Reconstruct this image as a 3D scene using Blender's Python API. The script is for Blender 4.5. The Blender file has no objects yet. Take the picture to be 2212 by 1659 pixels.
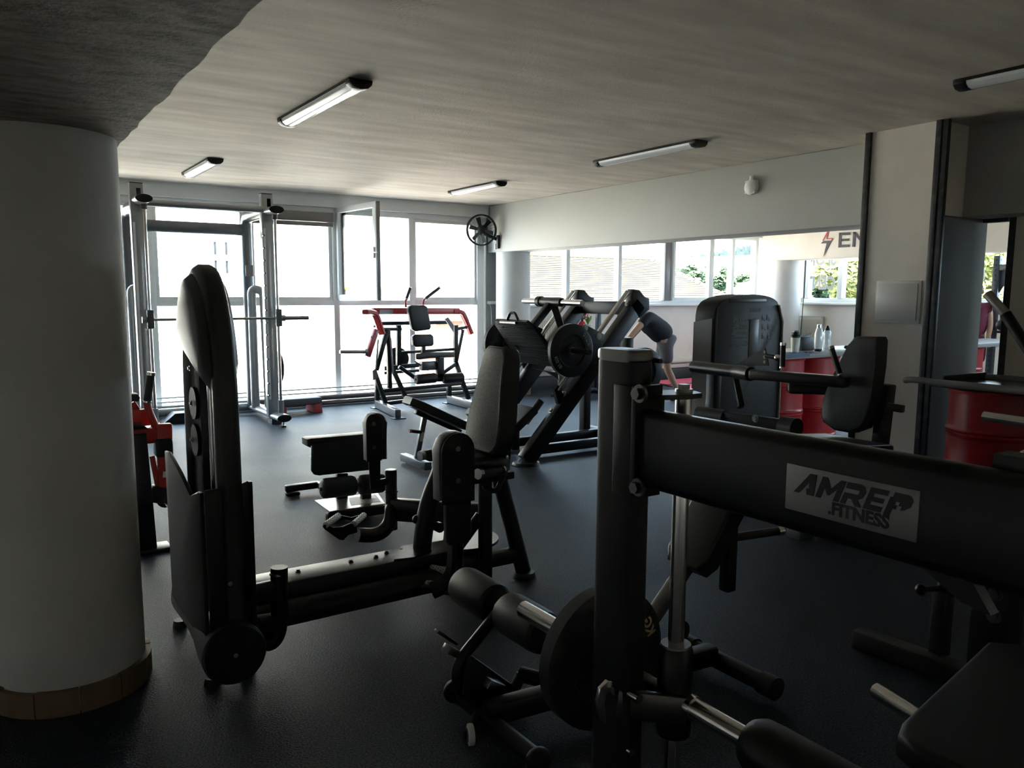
import bpy, bmesh, math, random
from mathutils import Vector, Matrix
random.seed(7)
V = Vector
SC = bpy.context.scene
COL = SC.collection

# ------------------------------------------------------------------ camera
EYE = V((0.0, 0.0, 1.55))
F_PX, C_X, C_Y = 1745.0, 1106.0, 860.0
YAW, PITCH, ROLL = math.radians(33.3), math.radians(7.38), math.radians(0.25)
FWD = V((math.sin(YAW) * math.cos(PITCH), math.cos(YAW) * math.cos(PITCH), -math.sin(PITCH)))
_r0 = V((math.cos(YAW), -math.sin(YAW), 0))
_u0 = _r0.cross(FWD)
RGT = _r0 * math.cos(ROLL) + _u0 * math.sin(ROLL)
UPV = _u0 * math.cos(ROLL) - _r0 * math.sin(ROLL)
cam_d = bpy.data.cameras.new('camera')
cam = bpy.data.objects.new('camera', cam_d)
COL.objects.link(cam)
cam_d.sensor_fit = 'HORIZONTAL'
cam_d.sensor_width = 36.0
cam_d.lens = 36.0 * F_PX / 2212.0
cam_d.shift_y = (C_Y - 829.5) / 2212.0
cam_d.clip_start = 0.05
cam_d.clip_end = 900
cam.matrix_world = Matrix(((RGT.x, UPV.x, -FWD.x, EYE.x), (RGT.y, UPV.y, -FWD.y, EYE.y),
                           (RGT.z, UPV.z, -FWD.z, EYE.z), (0, 0, 0, 1)))
SC.camera = cam

# ------------------------------------------------------------------ sky, sun, exposure
SC.view_settings.view_transform = 'Standard'
SC.view_settings.look = 'None'
SC.view_settings.gamma = 1.0
SC.view_settings.use_curve_mapping = False
SC.view_settings.exposure = 0.82
world = bpy.data.worlds.new('sky')
SC.world = world
world.use_nodes = True
_bg = world.node_tree.nodes['Background']
_bg.inputs[0].default_value = (0.60, 0.80, 1.0, 1)
_bg.inputs[1].default_value = 8.5
sun_d = bpy.data.lights.new('sun', 'SUN')
sun_d.energy = 60.0
sun_d.color = (1.0, 0.93, 0.82)
sun_d.angle = math.radians(0.6)
sun = bpy.data.objects.new('sun', sun_d)
COL.objects.link(sun)
sun.location = (-20, -30, 40)
sun.rotation_euler = V((0.35, 0.55, -1.0)).to_track_quat('-Z', 'Y').to_euler()

def portal(name, loc, sx, sy, rot):
    """sky-light portal over a window opening: guides sampling, gives no light of its own"""
    d = bpy.data.lights.new(name, 'AREA')
    d.shape = 'RECTANGLE'
    d.size, d.size_y = sx, sy
    d.cycles.is_portal = True
    o = bpy.data.objects.new(name, d)
    COL.objects.link(o)
    o.location = loc
    o.rotation_euler = rot
    return o
portal('portal_facade', (2.97, 10.95, 1.45), 7.1, 2.7, (math.radians(-90), 0, 0))
portal('portal_side', (9.9, 10.95, 2.0), 5.8, 1.3, (math.radians(-90), 0, 0))
portal('portal_rear', (10.1, -3.32, 2.0), 5.0, 1.3, (math.radians(90), 0, 0))  # over the added window in the back wall
portal('portal_far', (13.1, 4.6, 2.0), 9.2, 1.3, (math.radians(-90), 0, math.radians(-90)))

# ------------------------------------------------------------------ surveying helpers (photo measurement -> metres on a known plane)
def _ray(x, y):
    return FWD + RGT * ((x - C_X) / F_PX) - UPV * ((y - C_Y) / F_PX)
def at_x(x, y, X):
    d = _ray(x, y); return EYE + d * ((X - EYE.x) / d.x)
def at_y(x, y, Y):
    d = _ray(x, y); return EYE + d * ((Y - EYE.y) / d.y)
def at_z(x, y, Z=0.0):
    d = _ray(x, y); return EYE + d * ((Z - EYE.z) / d.z)
def at_d(x, y, D):
    return EYE + _ray(x, y) * D

# ------------------------------------------------------------------ materials
MATS = {}
def mat(name, base, rough=0.5, metal=0.0, spec=0.5, noise=None, bump=0.0, bscale=60.0, coat=0.0, sheen=0.0, emit=None, alpha=None):
    """principled material; noise = (second colour, scale, lo, hi[, stretch])"""
    m = bpy.data.materials.new(name); m.use_nodes = True
    nt = m.node_tree; N = nt.nodes; L = nt.links
    p = N['Principled BSDF']
    p.inputs['Base Color'].default_value = (*base, 1)
    p.inputs['Roughness'].default_value = rough
    p.inputs['Metallic'].default_value = metal
    p.inputs['Specular IOR Level'].default_value = spec
    p.inputs['Coat Weight'].default_value = coat
    p.inputs['Sheen Weight'].default_value = sheen
    if emit:
        p.inputs['Emission Color'].default_value = (*emit[0], 1); p.inputs['Emission Strength'].default_value = emit[1]
    co = N.new('ShaderNodeTexCoord')
    if noise:
        c2, sc, lo, hi = noise[:4]
        mp = N.new('ShaderNodeMapping'); L.new(co.outputs['Object'], mp.inputs[0])
        if len(noise) > 4: mp.inputs['Scale'].default_value = noise[4]
        nz = N.new('ShaderNodeTexNoise'); nz.inputs['Scale'].default_value = sc; nz.inputs['Detail'].default_value = 6
        L.new(mp.outputs[0], nz.inputs['Vector'])
        rp = N.new('ShaderNodeValToRGB')
        rp.color_ramp.elements[0].position = lo; rp.color_ramp.elements[1].position = hi
        rp.color_ramp.elements[0].color = (*base, 1); rp.color_ramp.elements[1].color = (*c2, 1)
        L.new(nz.outputs[0], rp.inputs[0]); L.new(rp.outputs[0], p.inputs['Base Color'])
    if bump:
        nb = N.new('ShaderNodeTexNoise'); nb.inputs['Scale'].default_value = bscale; nb.inputs['Detail'].default_value = 4
        L.new(co.outputs['Object'], nb.inputs['Vector'])
        bp = N.new('ShaderNodeBump'); bp.inputs['Strength'].default_value = bump; bp.inputs['Distance'].default_value = 0.01
        L.new(nb.outputs[0], bp.inputs['Height']); L.new(bp.outputs[0], p.inputs['Normal'])
    MATS[name] = m
    return m
mat('black_steel', (0.008, 0.008, 0.0088), 0.38, spec=0.38, bump=0.03, bscale=300)
mat('black_satin', (0.009, 0.009, 0.0098), 0.32, spec=0.4)
mat('black_plastic', (0.012, 0.012, 0.013), 0.42, spec=0.35)
mat('black_matte', (0.008, 0.008, 0.0088), 0.48, spec=0.3)
mat('dark_vinyl', (0.008, 0.008, 0.009), 0.5, spec=0.18, bump=0.06, bscale=400)
mat('shroud_plastic', (0.032, 0.032, 0.033), 0.42, spec=0.45, bump=0.02, bscale=500)
mat('black_vinyl', (0.014, 0.0145, 0.0155), 0.40, spec=0.5, bump=0.06, bscale=400)
mat('foam_rubber', (0.012, 0.012, 0.013), 0.45, spec=0.42, bump=0.05, bscale=300)
mat('grey_vinyl', (0.16, 0.16, 0.16), 0.55, noise=((0.10, 0.10, 0.10), 90, 0.4, 0.65), bump=0.1, bscale=400, sheen=0.3)
mat('side_grey', (0.22, 0.22, 0.22), 0.5)
mat('chrome', (0.82, 0.81, 0.79), 0.2, metal=1.0)
mat('brushed_steel', (0.45, 0.44, 0.42), 0.32, metal=1.0)
mat('dull_steel', (0.17, 0.165, 0.16), 0.34, metal=1.0)
mat('perforated_steel', (0.72, 0.69, 0.64), 0.4, metal=0.3)
mat('silver_paint', (0.32, 0.34, 0.35), 0.28, metal=0.3)
mat('grey_paint', (0.13, 0.14, 0.15), 0.3, metal=0.3)
mat('red_paint', (0.42, 0.022, 0.02), 0.35)
mat('red_dark', (0.30, 0.010, 0.013), 0.34, spec=0.4, noise=((0.25, 0.009, 0.011), 5, 0.35, 0.7))
mat('red_step', (0.45, 0.05, 0.06), 0.5)
mat('grey_step', (0.10, 0.10, 0.11), 0.6)
mat('white_paint', (0.84, 0.785, 0.70), 0.6, noise=((0.77, 0.715, 0.64), 3, 0.35, 0.7), bump=0.10, bscale=45)
mat('plaster_column', (0.72, 0.715, 0.68), 0.65, noise=((0.65, 0.64, 0.61), 2.5, 0.35, 0.7), bump=0.08, bscale=70)
mat('grey_wall', (0.30, 0.33, 0.34), 0.6, bump=0.05, bscale=60)
mat('shaded_wall', (0.13, 0.12, 0.10), 0.7, spec=0.2, bump=0.08, bscale=60)  # stub wall with its shade put into the colour
mat('cream_paint', (0.72, 0.68, 0.58), 0.45)
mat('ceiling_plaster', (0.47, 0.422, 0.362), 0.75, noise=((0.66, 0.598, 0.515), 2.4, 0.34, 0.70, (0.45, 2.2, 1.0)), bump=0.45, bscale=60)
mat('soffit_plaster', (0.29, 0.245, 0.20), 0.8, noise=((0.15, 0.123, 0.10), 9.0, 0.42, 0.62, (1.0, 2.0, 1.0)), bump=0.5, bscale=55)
mat('wood_trim', (0.27, 0.185, 0.115), 0.6, noise=((0.19, 0.13, 0.08), 12, 0.4, 0.7, (1, 1, 0.3)))
mat('iron_trim', (0.05, 0.052, 0.055), 0.45, noise=((0.10, 0.10, 0.10), 14, 0.5, 0.75), metal=0.4)
mat('alu_frame', (0.76, 0.80, 0.80), 0.40)
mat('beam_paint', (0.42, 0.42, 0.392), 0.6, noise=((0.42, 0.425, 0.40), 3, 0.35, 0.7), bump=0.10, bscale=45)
mat('alu_dark', (0.20, 0.19, 0.19), 0.4, metal=0.3)
mat('white_plastic', (0.78, 0.78, 0.76), 0.35)
mat('cabinet_door', (0.70, 0.70, 0.68), 0.3, spec=0.4)
mat('light_plastic', (0.80, 0.82, 0.84), 0.12, spec=0.8)
mat('grey_edge', (0.18, 0.18, 0.17), 0.5)
mat('counter_top', (0.42, 0.43, 0.44), 0.25, spec=0.6)
mat('tray_top', (0.05, 0.048, 0.042), 0.22, noise=((0.12, 0.115, 0.10), 26, 0.45, 0.6), bump=0.2, bscale=60)
mat('gold_print', (0.55, 0.42, 0.20), 0.4)
mat('grey_print', (0.42, 0.40, 0.36), 0.5)
mat('dim_print', (0.10, 0.10, 0.10), 0.5)
mat('badge_plate', (0.30, 0.30, 0.30), 0.45, metal=0.5)
mat('badge_letters', (0.012, 0.012, 0.012), 0.4)
mat('charcoal_print', (0.05, 0.05, 0.055), 0.5)
mat('red_print', (0.60, 0.05, 0.08), 0.5)
mat('vinyl_letter', (0.55, 0.53, 0.52), 0.6)
mat('skin', (0.45, 0.26, 0.17), 0.55)
mat('hair', (0.03, 0.018, 0.01), 0.6)
mat('shirt_navy', (0.014, 0.015, 0.022), 0.8)
mat('shorts_grey', (0.09, 0.085, 0.09), 0.7)
mat('shirt_maroon', (0.13, 0.012, 0.035), 0.8)
mat('mat_pink', (0.75, 0.10, 0.20), 0.6)
mat('yoga_edge', (0.05, 0.05, 0.06), 0.6)
mat('blue_cloth', (0.18, 0.26, 0.38), 0.9, bump=0.2, bscale=80)
mat('water_bottle', (0.62, 0.68, 0.72), 0.12, spec=0.8)
mat('shaker_plastic', (0.55, 0.57, 0.50), 0.25)
mat('leaf', (0.16, 0.26, 0.06), 0.5)
mat('extinguisher', (0.50, 0.02, 0.03), 0.3)
mat('sign_red', (0.55, 0.03, 0.05), 0.4)
mat('rack_blue', (0.035, 0.045, 0.055), 0.4)
mat('caution_sticker', (0.75, 0.70, 0.60), 0.5)
mat('orange_tip', (0.45, 0.16, 0.05), 0.5)
mat('skirting_dark', (0.05, 0.05, 0.055), 0.5)
mat('yellow_disc', (0.55, 0.40, 0.04), 0.5)
# outside
mat('render_white', (0.64, 0.635, 0.61), 0.8)
mat('render_cream', (0.58, 0.56, 0.51), 0.8)
mat('render_grey', (0.55, 0.55, 0.54), 0.8)
mat('brick_wall', (0.42, 0.25, 0.16), 0.8, noise=((0.34, 0.20, 0.13), 8, 0.4, 0.6))
mat('roof_tile', (0.062, 0.052, 0.036), 0.85)
mat('asphalt', (0.15, 0.147, 0.142), 0.9)
mat('grass_hill', (0.045, 0.060, 0.052), 0.9, noise=((0.060, 0.074, 0.064), 0.05, 0.4, 0.6))
mat('far_forest', (0.010, 0.022, 0.024), 0.9)
mat('tree_green', (0.045, 0.085, 0.034), 0.8)
mat('tree_yellow', (0.26, 0.27, 0.075), 0.8)
mat('bark', (0.12, 0.08, 0.05), 0.9)
mat('house_glass', (0.012, 0.016, 0.02), 0.2, spec=0.25)
mat('house_frame', (0.62, 0.62, 0.60), 0.6)
mat('red_lintel', (0.45, 0.14, 0.10), 0.8)

def glass_mat(name, tint, refl):
    m = bpy.data.materials.new(name); m.use_nodes = True
    nt = m.node_tree; N = nt.nodes; L = nt.links
    out = N['Material Output']; N.remove(N['Principled BSDF'])
    tr = N.new('ShaderNodeBsdfTransparent'); tr.inputs[0].default_value = (*tint, 1)
    gl = N.new('ShaderNodeBsdfGlossy'); gl.inputs['Roughness'].default_value = 0.02
    fr = N.new('ShaderNodeFresnel'); fr.inputs[0].default_value = refl
    mx = N.new('ShaderNodeMixShader')
    L.new(fr.outputs[0], mx.inputs[0]); L.new(tr.outputs[0], mx.inputs[1]); L.new(gl.outputs[0], mx.inputs[2])
    L.new(mx.outputs[0], out.inputs[0]); MATS[name] = m
glass_mat('glass', (0.97, 0.985, 0.985), 1.12)

def rubber_floor():
    m = bpy.data.materials.new('rubber_floor'); m.use_nodes = True
    nt = m.node_tree; N = nt.nodes; L = nt.links; p = N['Principled BSDF']
    tc = N.new('ShaderNodeNewGeometry')
    n1 = N.new('ShaderNodeTexNoise'); n1.inputs['Scale'].default_value = 130; n1.inputs['Detail'].default_value = 2
    n2 = N.new('ShaderNodeTexVoronoi'); n2.inputs['Scale'].default_value = 75
    n3 = N.new('ShaderNodeTexNoise'); n3.inputs['Scale'].default_value = 1.7; n3.inputs['Detail'].default_value = 4
    for n in (n1, n2, n3): L.new(tc.outputs['Position'], n.inputs['Vector'])
    r1 = N.new('ShaderNodeValToRGB'); r1.color_ramp.elements[0].position = .35; r1.color_ramp.elements[1].position = .75
    r1.color_ramp.elements[0].color = (0.009, 0.0115, 0.0155, 1); r1.color_ramp.elements[1].color = (0.060, 0.073, 0.094, 1)
    L.new(n1.outputs[0], r1.inputs[0])
    r2 = N.new('ShaderNodeValToRGB'); r2.color_ramp.elements[0].position = .05; r2.color_ramp.elements[1].position = .09
    r2.color_ramp.elements[0].color = (0.16, 0.16, 0.16, 1); r2.color_ramp.elements[1].color = (0, 0, 0, 1)
    L.new(n2.outputs[0], r2.inputs[0])
    ad = N.new('ShaderNodeMix'); ad.data_type = 'RGBA'; ad.blend_type = 'ADD'; ad.inputs[0].default_value = 0.6
    L.new(r1.outputs[0], ad.inputs[6]); L.new(r2.outputs[0], ad.inputs[7]); L.new(ad.outputs[2], p.inputs['Base Color'])
    mr = N.new('ShaderNodeMapRange'); mr.inputs[3].default_value = 0.47; mr.inputs[4].default_value = 0.58
    L.new(n3.outputs[0], mr.inputs[0]); L.new(mr.outputs[0], p.inputs['Roughness'])
    bp = N.new('ShaderNodeBump'); bp.inputs['Strength'].default_value = 0.6; bp.inputs['Distance'].default_value = 0.004
    L.new(n1.outputs[0], bp.inputs['Height']); L.new(bp.outputs[0], p.inputs['Normal'])
    p.inputs['Specular IOR Level'].default_value = 0.14
    p.inputs['Specular Tint'].default_value = (0.55, 0.76, 1.0, 1)  # blue of the sky light put into sheen and base colour
    MATS['rubber_floor'] = m
rubber_floor()

# ------------------------------------------------------------------ mesh building
def frame_of(d, up=V((0, 0, 1))):
    d = d.normalized(); up = V(up)
    if abs(d.dot(up.normalized())) > 0.995: up = V((1, 0, 0)) if abs(d.x) < 0.9 else V((0, 1, 0))
    s = d.cross(up).normalized(); u = s.cross(d).normalized()
    return d, s, u
class B:
    def __init__(self): self.bm = bmesh.new()
    def _bev(self, verts, w, seg, ang=0.5):
        if w <= 0: return
        es = set()
        for v in verts:
            for e in v.link_edges:
                if len(e.link_faces) == 2 and e.calc_face_angle(0) > ang: es.add(e)
        bmesh.ops.bevel(self.bm, geom=list(es), offset=w, segments=seg, profile=0.5, affect='EDGES', clamp_overlap=True)
    def box(self, c, s, bev=0.0, seg=2, rz=0.0, M=None):
        """axis box, centre c, full size s"""
        if M is None: M = Matrix.Rotation(rz, 4, 'Z')
        mtx = Matrix.Translation(V(c)) @ M @ Matrix.Diagonal((s[0], s[1], s[2], 1))
        r = bmesh.ops.create_cube(self.bm, size=1.0, matrix=mtx)
        self._bev(r['verts'], bev, seg); return self
    def span(self, a, b, bev=0.0, seg=2):
        a, b = V(a), V(b)
        return self.box((a + b) / 2, [abs(b[i] - a[i]) for i in range(3)], bev, seg)
    def beam(self, p, q, w, h, bev=0.008, up=(0, 0, 1), seg=2):
        """rectangular tube p->q, w sideways, h along up"""
        p, q = V(p), V(q); d, s, u = frame_of(q - p, up)
        M = Matrix((d, s, u)).transposed().to_4x4()
        return self.box((p + q) / 2, ((q - p).length, w, h), bev, seg, M=M)
    def cyl(self, p, q, r, r2=None, n=18, bev=0.0):
        p, q = V(p), V(q); d, s, u = frame_of(q - p); r2 = r if r2 is None else r2
        vs = []
        for (c, rr) in ((p, r), (q, r2)):
            vs.append([self.bm.verts.new(c + s * (rr * math.cos(a)) + u * (rr * math.sin(a))) for a in [2 * math.pi * i / n for i in range(n)]])
        for i in range(n):
            j = (i + 1) % n; self.bm.faces.new((vs[0][i], vs[0][j], vs[1][j], vs[1][i]))
        self.bm.faces.new(vs[0][::-1]); self.bm.faces.new(vs[1])
        self._bev(vs[0] + vs[1], bev, 3, 1.0); return self
    def lathe(self, c, axis, prof, n=24, up=None):
        """prof: list of (radius, distance along axis)"""
        c = V(c); d, s, u = frame_of(V(axis)); rings = []
        for (r, h) in prof:
            if r < 1e-5: rings.append([self.bm.verts.new(c + d * h)])
            else: rings.append([self.bm.verts.new(c + d * h + s * (r * math.cos(a)) + u * (r * math.sin(a))) for a in [2 * math.pi * i / n for i in range(n)]])
        for a, b in zip(rings, rings[1:]):
            for i in range(n):
                j = (i + 1) % n
                if len(a) == 1 and len(b) == 1: continue
                if len(a) == 1: self.bm.faces.new((a[0], b[j], b[i]))
                elif len(b) == 1: self.bm.faces.new((a[i], a[j], b[0]))
                else: self.bm.faces.new((a[i], a[j], b[j], b[i]))
        if len(rings[0]) > 1: self.bm.faces.new(rings[0][::-1])
        if len(rings[-1]) > 1: self.bm.faces.new(rings[-1])
        return self
    def sweep(self, pts, prof, closed=False, up=None, cap=True):
        """sweep 2-D profile [(side, up)] along pts with parallel transport"""
        pts = [V(p) for p in pts]; n = len(pts); rings = []
        tang = []
        for i in range(n):
            a = pts[i - 1] if (i > 0 or closed) else pts[i]
            b = pts[(i + 1) % n] if (i < n - 1 or closed) else pts[i]
            tang.append((b - a).normalized())
        if up is None:
            up = V((0, 0, 1)) if abs(tang[0].z) < 0.9 else V((0, 1, 0))
        u = V(up)
        for i in range(n):
            t = tang[i]; u = (u - t * u.dot(t))
            if u.length < 1e-4: u = frame_of(t)[2]
            u.normalize(); s = t.cross(u)
            rings.append([self.bm.verts.new(pts[i] + s * a + u * b) for (a, b) in prof])
        k = len(prof)
        rng = range(n) if closed else range(n - 1)
        for i in rng:
            a, b = rings[i], rings[(i + 1) % n]
            for j in range(k):
                m = (j + 1) % k; self.bm.faces.new((a[j], a[m], b[m], b[j]))
        if cap and not closed:
            self.bm.faces.new(rings[0][::-1]); self.bm.faces.new(rings[-1])
        return self
    def tube(self, pts, r, n=12, closed=False):
        return self.sweep(pts, [(r * math.cos(2 * math.pi * i / n), r * math.sin(2 * math.pi * i / n)) for i in range(n)], closed)
    def rtube(self, pts, w, h, up=None, closed=False, rr=0.2):
        """rounded rectangular section"""
        c = min(w, h) * rr; a, b = w / 2, h / 2
        prof = [(-a + c, -b), (a - c, -b), (a, -b + c), (a, b - c), (a - c, b), (-a + c, b), (-a, b - c), (-a, -b + c)]
        return self.sweep(pts, prof, closed, up)
    def prism(self, poly, vec, bev=0.0, seg=3):
        """planar polygon (3-D points) extruded by vec"""
        vec = V(vec); a = [self.bm.verts.new(V(p)) for p in poly]; b = [self.bm.verts.new(V(p) + vec) for p in poly]
        n = len(poly); self.bm.faces.new(a[::-1]); self.bm.faces.new(b)
        for i in range(n):
            j = (i + 1) % n; self.bm.faces.new((a[i], a[j], b[j], b[i]))
        if bev > 0:
            cap = set(a) | set(b)
            es = [e for v in cap for e in v.link_edges if (e.verts[0] in a) == (e.verts[1] in a)]
            sa = set(a); es = [e for e in set(es) if (e.verts[0] in sa and e.verts[1] in sa) or (e.verts[0] not in sa and e.verts[1] not in sa)]
            bmesh.ops.bevel(self.bm, geom=es, offset=bev, segments=seg, profile=0.5, affect='EDGES', clamp_overlap=True)
        return self
    def dome(self, poly, vec, k=0.8, n=6):
        """closed bulging shell over a planar outline"""
        P = [V(p) for p in poly]; c = sum(P, V()) / len(P); vec = V(vec); base = [self.bm.verts.new(p) for p in P]; self.bm.faces.new(base[::-1]); prev = base
        for i in range(n):
            t = (i + 1) / (n + 1); s = 1 - t; h = (1 - s * s) ** 0.5
            ring = [self.bm.verts.new(c + (p - c) * s + vec * (.35 + .65 * h) + vec * k * h) for p in P]
            for a in range(len(P)):
                b = (a + 1) % len(P); self.bm.faces.new((prev[a], prev[b], ring[b], ring[a]))
            prev = ring
        top = self.bm.verts.new(c + vec * (1 + k))
        for a in range(len(P)): self.bm.faces.new((prev[a], prev[(a + 1) % len(P)], top))
        return self
    def ball(self, c, r, s=(1, 1, 1), n=14, M=None):
        M = M or Matrix.Identity(4)
        bmesh.ops.create_uvsphere(self.bm, u_segments=n, v_segments=max(6, n // 2 + 1), radius=r, matrix=Matrix.Translation(V(c)) @ M @ Matrix.Diagonal((s[0], s[1], s[2], 1)))
        return self
    def add_mesh(self, me, M):
        t = bmesh.new(); t.from_mesh(me); t.transform(M)
        tmp = bpy.data.meshes.new('tmp'); t.to_mesh(tmp); t.free(); self.bm.from_mesh(tmp); bpy.data.meshes.remove(tmp); return self

def arc(c, u, v, r, a0, a1, n=8, r2=None):
    c, u, v = V(c), V(u), V(v); r2 = r if r2 is None else r2
    return [c + u * (r * math.cos(math.radians(a0 + (a1 - a0) * i / n))) + v * (r2 * math.sin(math.radians(a0 + (a1 - a0) * i / n))) for i in range(n + 1)]
def smooth_path(pts, n=5):
    """Catmull-Rom through points"""
    pts = [V(p) for p in pts]; P = [pts[0] * 2 - pts[1]] + pts + [pts[-1] * 2 - pts[-2]]; out = []
    for i in range(1, len(P) - 2):
        p0, p1, p2, p3 = P[i - 1:i + 3]
        for k in range(n):
            t = k / n
            out.append(0.5 * ((2 * p1) + (p2 - p0) * t + (2 * p0 - 5 * p1 + 4 * p2 - p3) * t * t + (3 * p1 - p0 - 3 * p2 + p3) * t ** 3))
    out.append(pts[-1]); return out
def fillet(pts, r, n=5):
    """polyline with rounded corners"""
    pts = [V(p) for p in pts]; out = [pts[0]]
    for a, b, c in zip(pts, pts[1:], pts[2:]):
        d1 = (a - b); d2 = (c - b); k = min(r, d1.length * 0.49, d2.length * 0.49)
        p, q = b + d1.normalized() * k, b + d2.normalized() * k
        for i in range(n + 1):
            t = i / n; out.append(p.lerp(b, t).lerp(b.lerp(q, t), t))
    out.append(pts[-1]); return out

def base_of(o):
    p = V((0, 0, 0))
    while o is not None: p = p + o.location; o = o.parent
    return p
SPLIT = {'bolt', 'grip_tip', 'peg_bracket', 'pulley', 'weight_stack', 'stud', 'plate_number', 'hook', 'cross_tube', 'strap', 'rib', 'hole'}
def mesh_obj(name, b, material, parent=None, loc=None, ang=35):
    if name in SPLIT:
        bm = b.bm; bm.verts.ensure_lookup_table(); seen = set(); groups = []
        for v in bm.verts:
            if v in seen: continue
            st = [v]; seen.add(v); g = []
            while st:
                w = st.pop(); g.append(w)
                for e in w.link_edges:
                    o = e.other_vert(w)
                    if o not in seen: seen.add(o); st.append(o)
            groups.append(g)
        boxes = [[min(v.co[i] for v in g) - 2e-4 for i in range(3)] + [max(v.co[i] for v in g) + 2e-4 for i in range(3)] for g in groups]
        par = list(range(len(groups)))
        def root(i):
            while par[i] != i: i = par[i]
            return i
        for i in range(len(groups)):
            for j in range(i):
                if all(boxes[i][k] <= boxes[j][k + 3] and boxes[j][k] <= boxes[i][k + 3] for k in range(3)): par[root(i)] = root(j)
        cl = {}
        for i, g in enumerate(groups): cl.setdefault(root(i), []).extend(g)
        if len(cl) > 1:
            first = None
            for g in cl.values():
                nb = bmesh.new(); mp = {v: nb.verts.new(v.co) for v in g}
                for f in {f for v in g for f in v.link_faces}: nb.faces.new([mp[v] for v in f.verts])
                o = _mesh_obj(name, nb, material, parent, loc, ang); first = first or o
            bm.free(); return first
    return _mesh_obj(name, b, material, parent, loc, ang)
def _mesh_obj(name, b, material, parent=None, loc=None, ang=35):
    """link one mesh; vertices come in world metres"""
    bm = b.bm if isinstance(b, B) else b
    org = base_of(parent) if parent is not None else V(loc or (0, 0, 0))
    bmesh.ops.recalc_face_normals(bm, faces=bm.faces)
    bm.transform(Matrix.Translation(-org))
    me = bpy.data.meshes.new(name); bm.to_mesh(me); bm.free()
    me.materials.append(MATS[material])
    me.shade_smooth(); me.set_sharp_from_angle(angle=math.radians(ang))
    o = bpy.data.objects.new(name, me); COL.objects.link(o)
    if parent is not None: o.parent = parent
    else: o.location = org
    return o
def tag(o, label=None, cat=None, group=None, kind=None):
    if label: o['label'] = label
    if cat: o['category'] = cat
    if group: o['group'] = group
    if kind: o['kind'] = kind
    return o
def thing(name, label, cat, loc, group=None):
    o = bpy.data.objects.new(name, None); COL.objects.link(o)
    o.empty_display_size = 0.1; o.location = V(loc)
    return tag(o, label, cat, group)
def solo(name, b, material, label, cat, loc, group=None):
    return tag(mesh_obj(name, b, material, None, loc), label, cat, group)
def struct(name, b, material, loc=(0, 0, 0)):
    return tag(mesh_obj(name, b, material, None, loc), kind='structure')
def dup(src, offset, parent, name=None):
    o = src.copy(); COL.objects.link(o); o.parent = parent; o.location = src.location + V(offset); return o
def text_mesh(s, size=1.0, bold=0.0, extrude=0.0, shear=0.0, align='LEFT'):
    cu = bpy.data.curves.new('lettering', 'FONT'); cu.body = s; cu.size = size; cu.offset = bold; cu.extrude = extrude; cu.shear = shear
    cu.align_x = align; cu.resolution_u = 3
    o = bpy.data.objects.new('lettering', cu); COL.objects.link(o)
    dg = bpy.context.evaluated_depsgraph_get(); dg.update()
    me = bpy.data.meshes.new_from_object(o.evaluated_get(dg)); bpy.data.objects.remove(o); return me
def basis(o, x, y):
    x, y = V(x).normalized(), V(y).normalized(); z = x.cross(y)
    return Matrix(((x.x, y.x, z.x, o[0]), (x.y, y.y, z.y, o[1]), (x.z, y.z, z.z, o[2]), (0, 0, 0, 1)))
def bolt(b, p, n, r=0.012, l=0.012):
    p, n = V(p), V(n).normalized(); b.cyl(p, p + n * l * 0.4, r * 1.5, n=14); b.cyl(p + n * l * 0.4, p + n * l, r, n=6); return b
X_, Y_, Z_ = V((1, 0, 0)), V((0, 1, 0)), V((0, 0, 1))
# ================================================================== THE ROOM
ZC = 2.876          # ceiling
YF = 10.85          # window wall plane
XB0, XB1, ZB = 6.63, 7.08, 2.17   # long beam between the two rooms
XF = 13.0           # far wall

# floor: concrete slab with one-metre rubber tiles
floor = struct('floor', B().span((-3.2, -3.2, -0.25), (13.2, 11.0, -0.02)), 'skirting_dark')
_ft = B(); _ft.box((0.5, 0.5, -0.009), (0.9994, 0.9994, 0.018))
_tile0 = mesh_obj('floor_tile', _ft, 'rubber_floor', floor)
_tile0.location = (-3, -3, 0)
for i in range(16):
    for j in range(14):
        if i == 0 and j == 0: continue
        t = _tile0.copy(); COL.objects.link(t); t.parent = floor
        t.location = (-3 + i, -3 + j + (0.5 if i % 2 else 0) - 0.14, 0)

# ceiling with a finely rippled hand-trowelled surface
def slab_grid(x0, x1, y0, y1, z, top, step, amp, seed):
    random.seed(seed); b = B(); nx = int((x1 - x0) / step); ny = int((y1 - y0) / step); g = []
    for i in range(nx + 1):
        row = []
        for j in range(ny + 1):
            edge = i in (0, nx) or j in (0, ny)
            row.append(b.bm.verts.new((x0 + (x1 - x0) * i / nx, y0 + (y1 - y0) * j / ny, z + (0 if edge else random.uniform(-amp, amp)))))
        g.append(row)
    for i in range(nx):
        for j in range(ny): b.bm.faces.new((g[i][j], g[i][j + 1], g[i + 1][j + 1], g[i + 1][j]))
    b.span((x0, y0, z + 0.06), (x1, y1, top)); 
    for a, c in (((x0, y0), (x1, y0)), ((x1, y0), (x1, y1)), ((x1, y1), (x0, y1)), ((x0, y1), (x0, y0))):
        v = [b.bm.verts.new(p) for p in ((a[0], a[1], z), (c[0], c[1], z), (c[0], c[1], z + .06), (a[0], a[1], z + .06))]; b.bm.faces.new(v)
    return b
struct('ceiling', slab_grid(-3.3, 13.3, -3.3, 11.1, ZC, ZC + 0.35, 0.3, 0.003, 3), 'ceiling_plaster')
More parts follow.
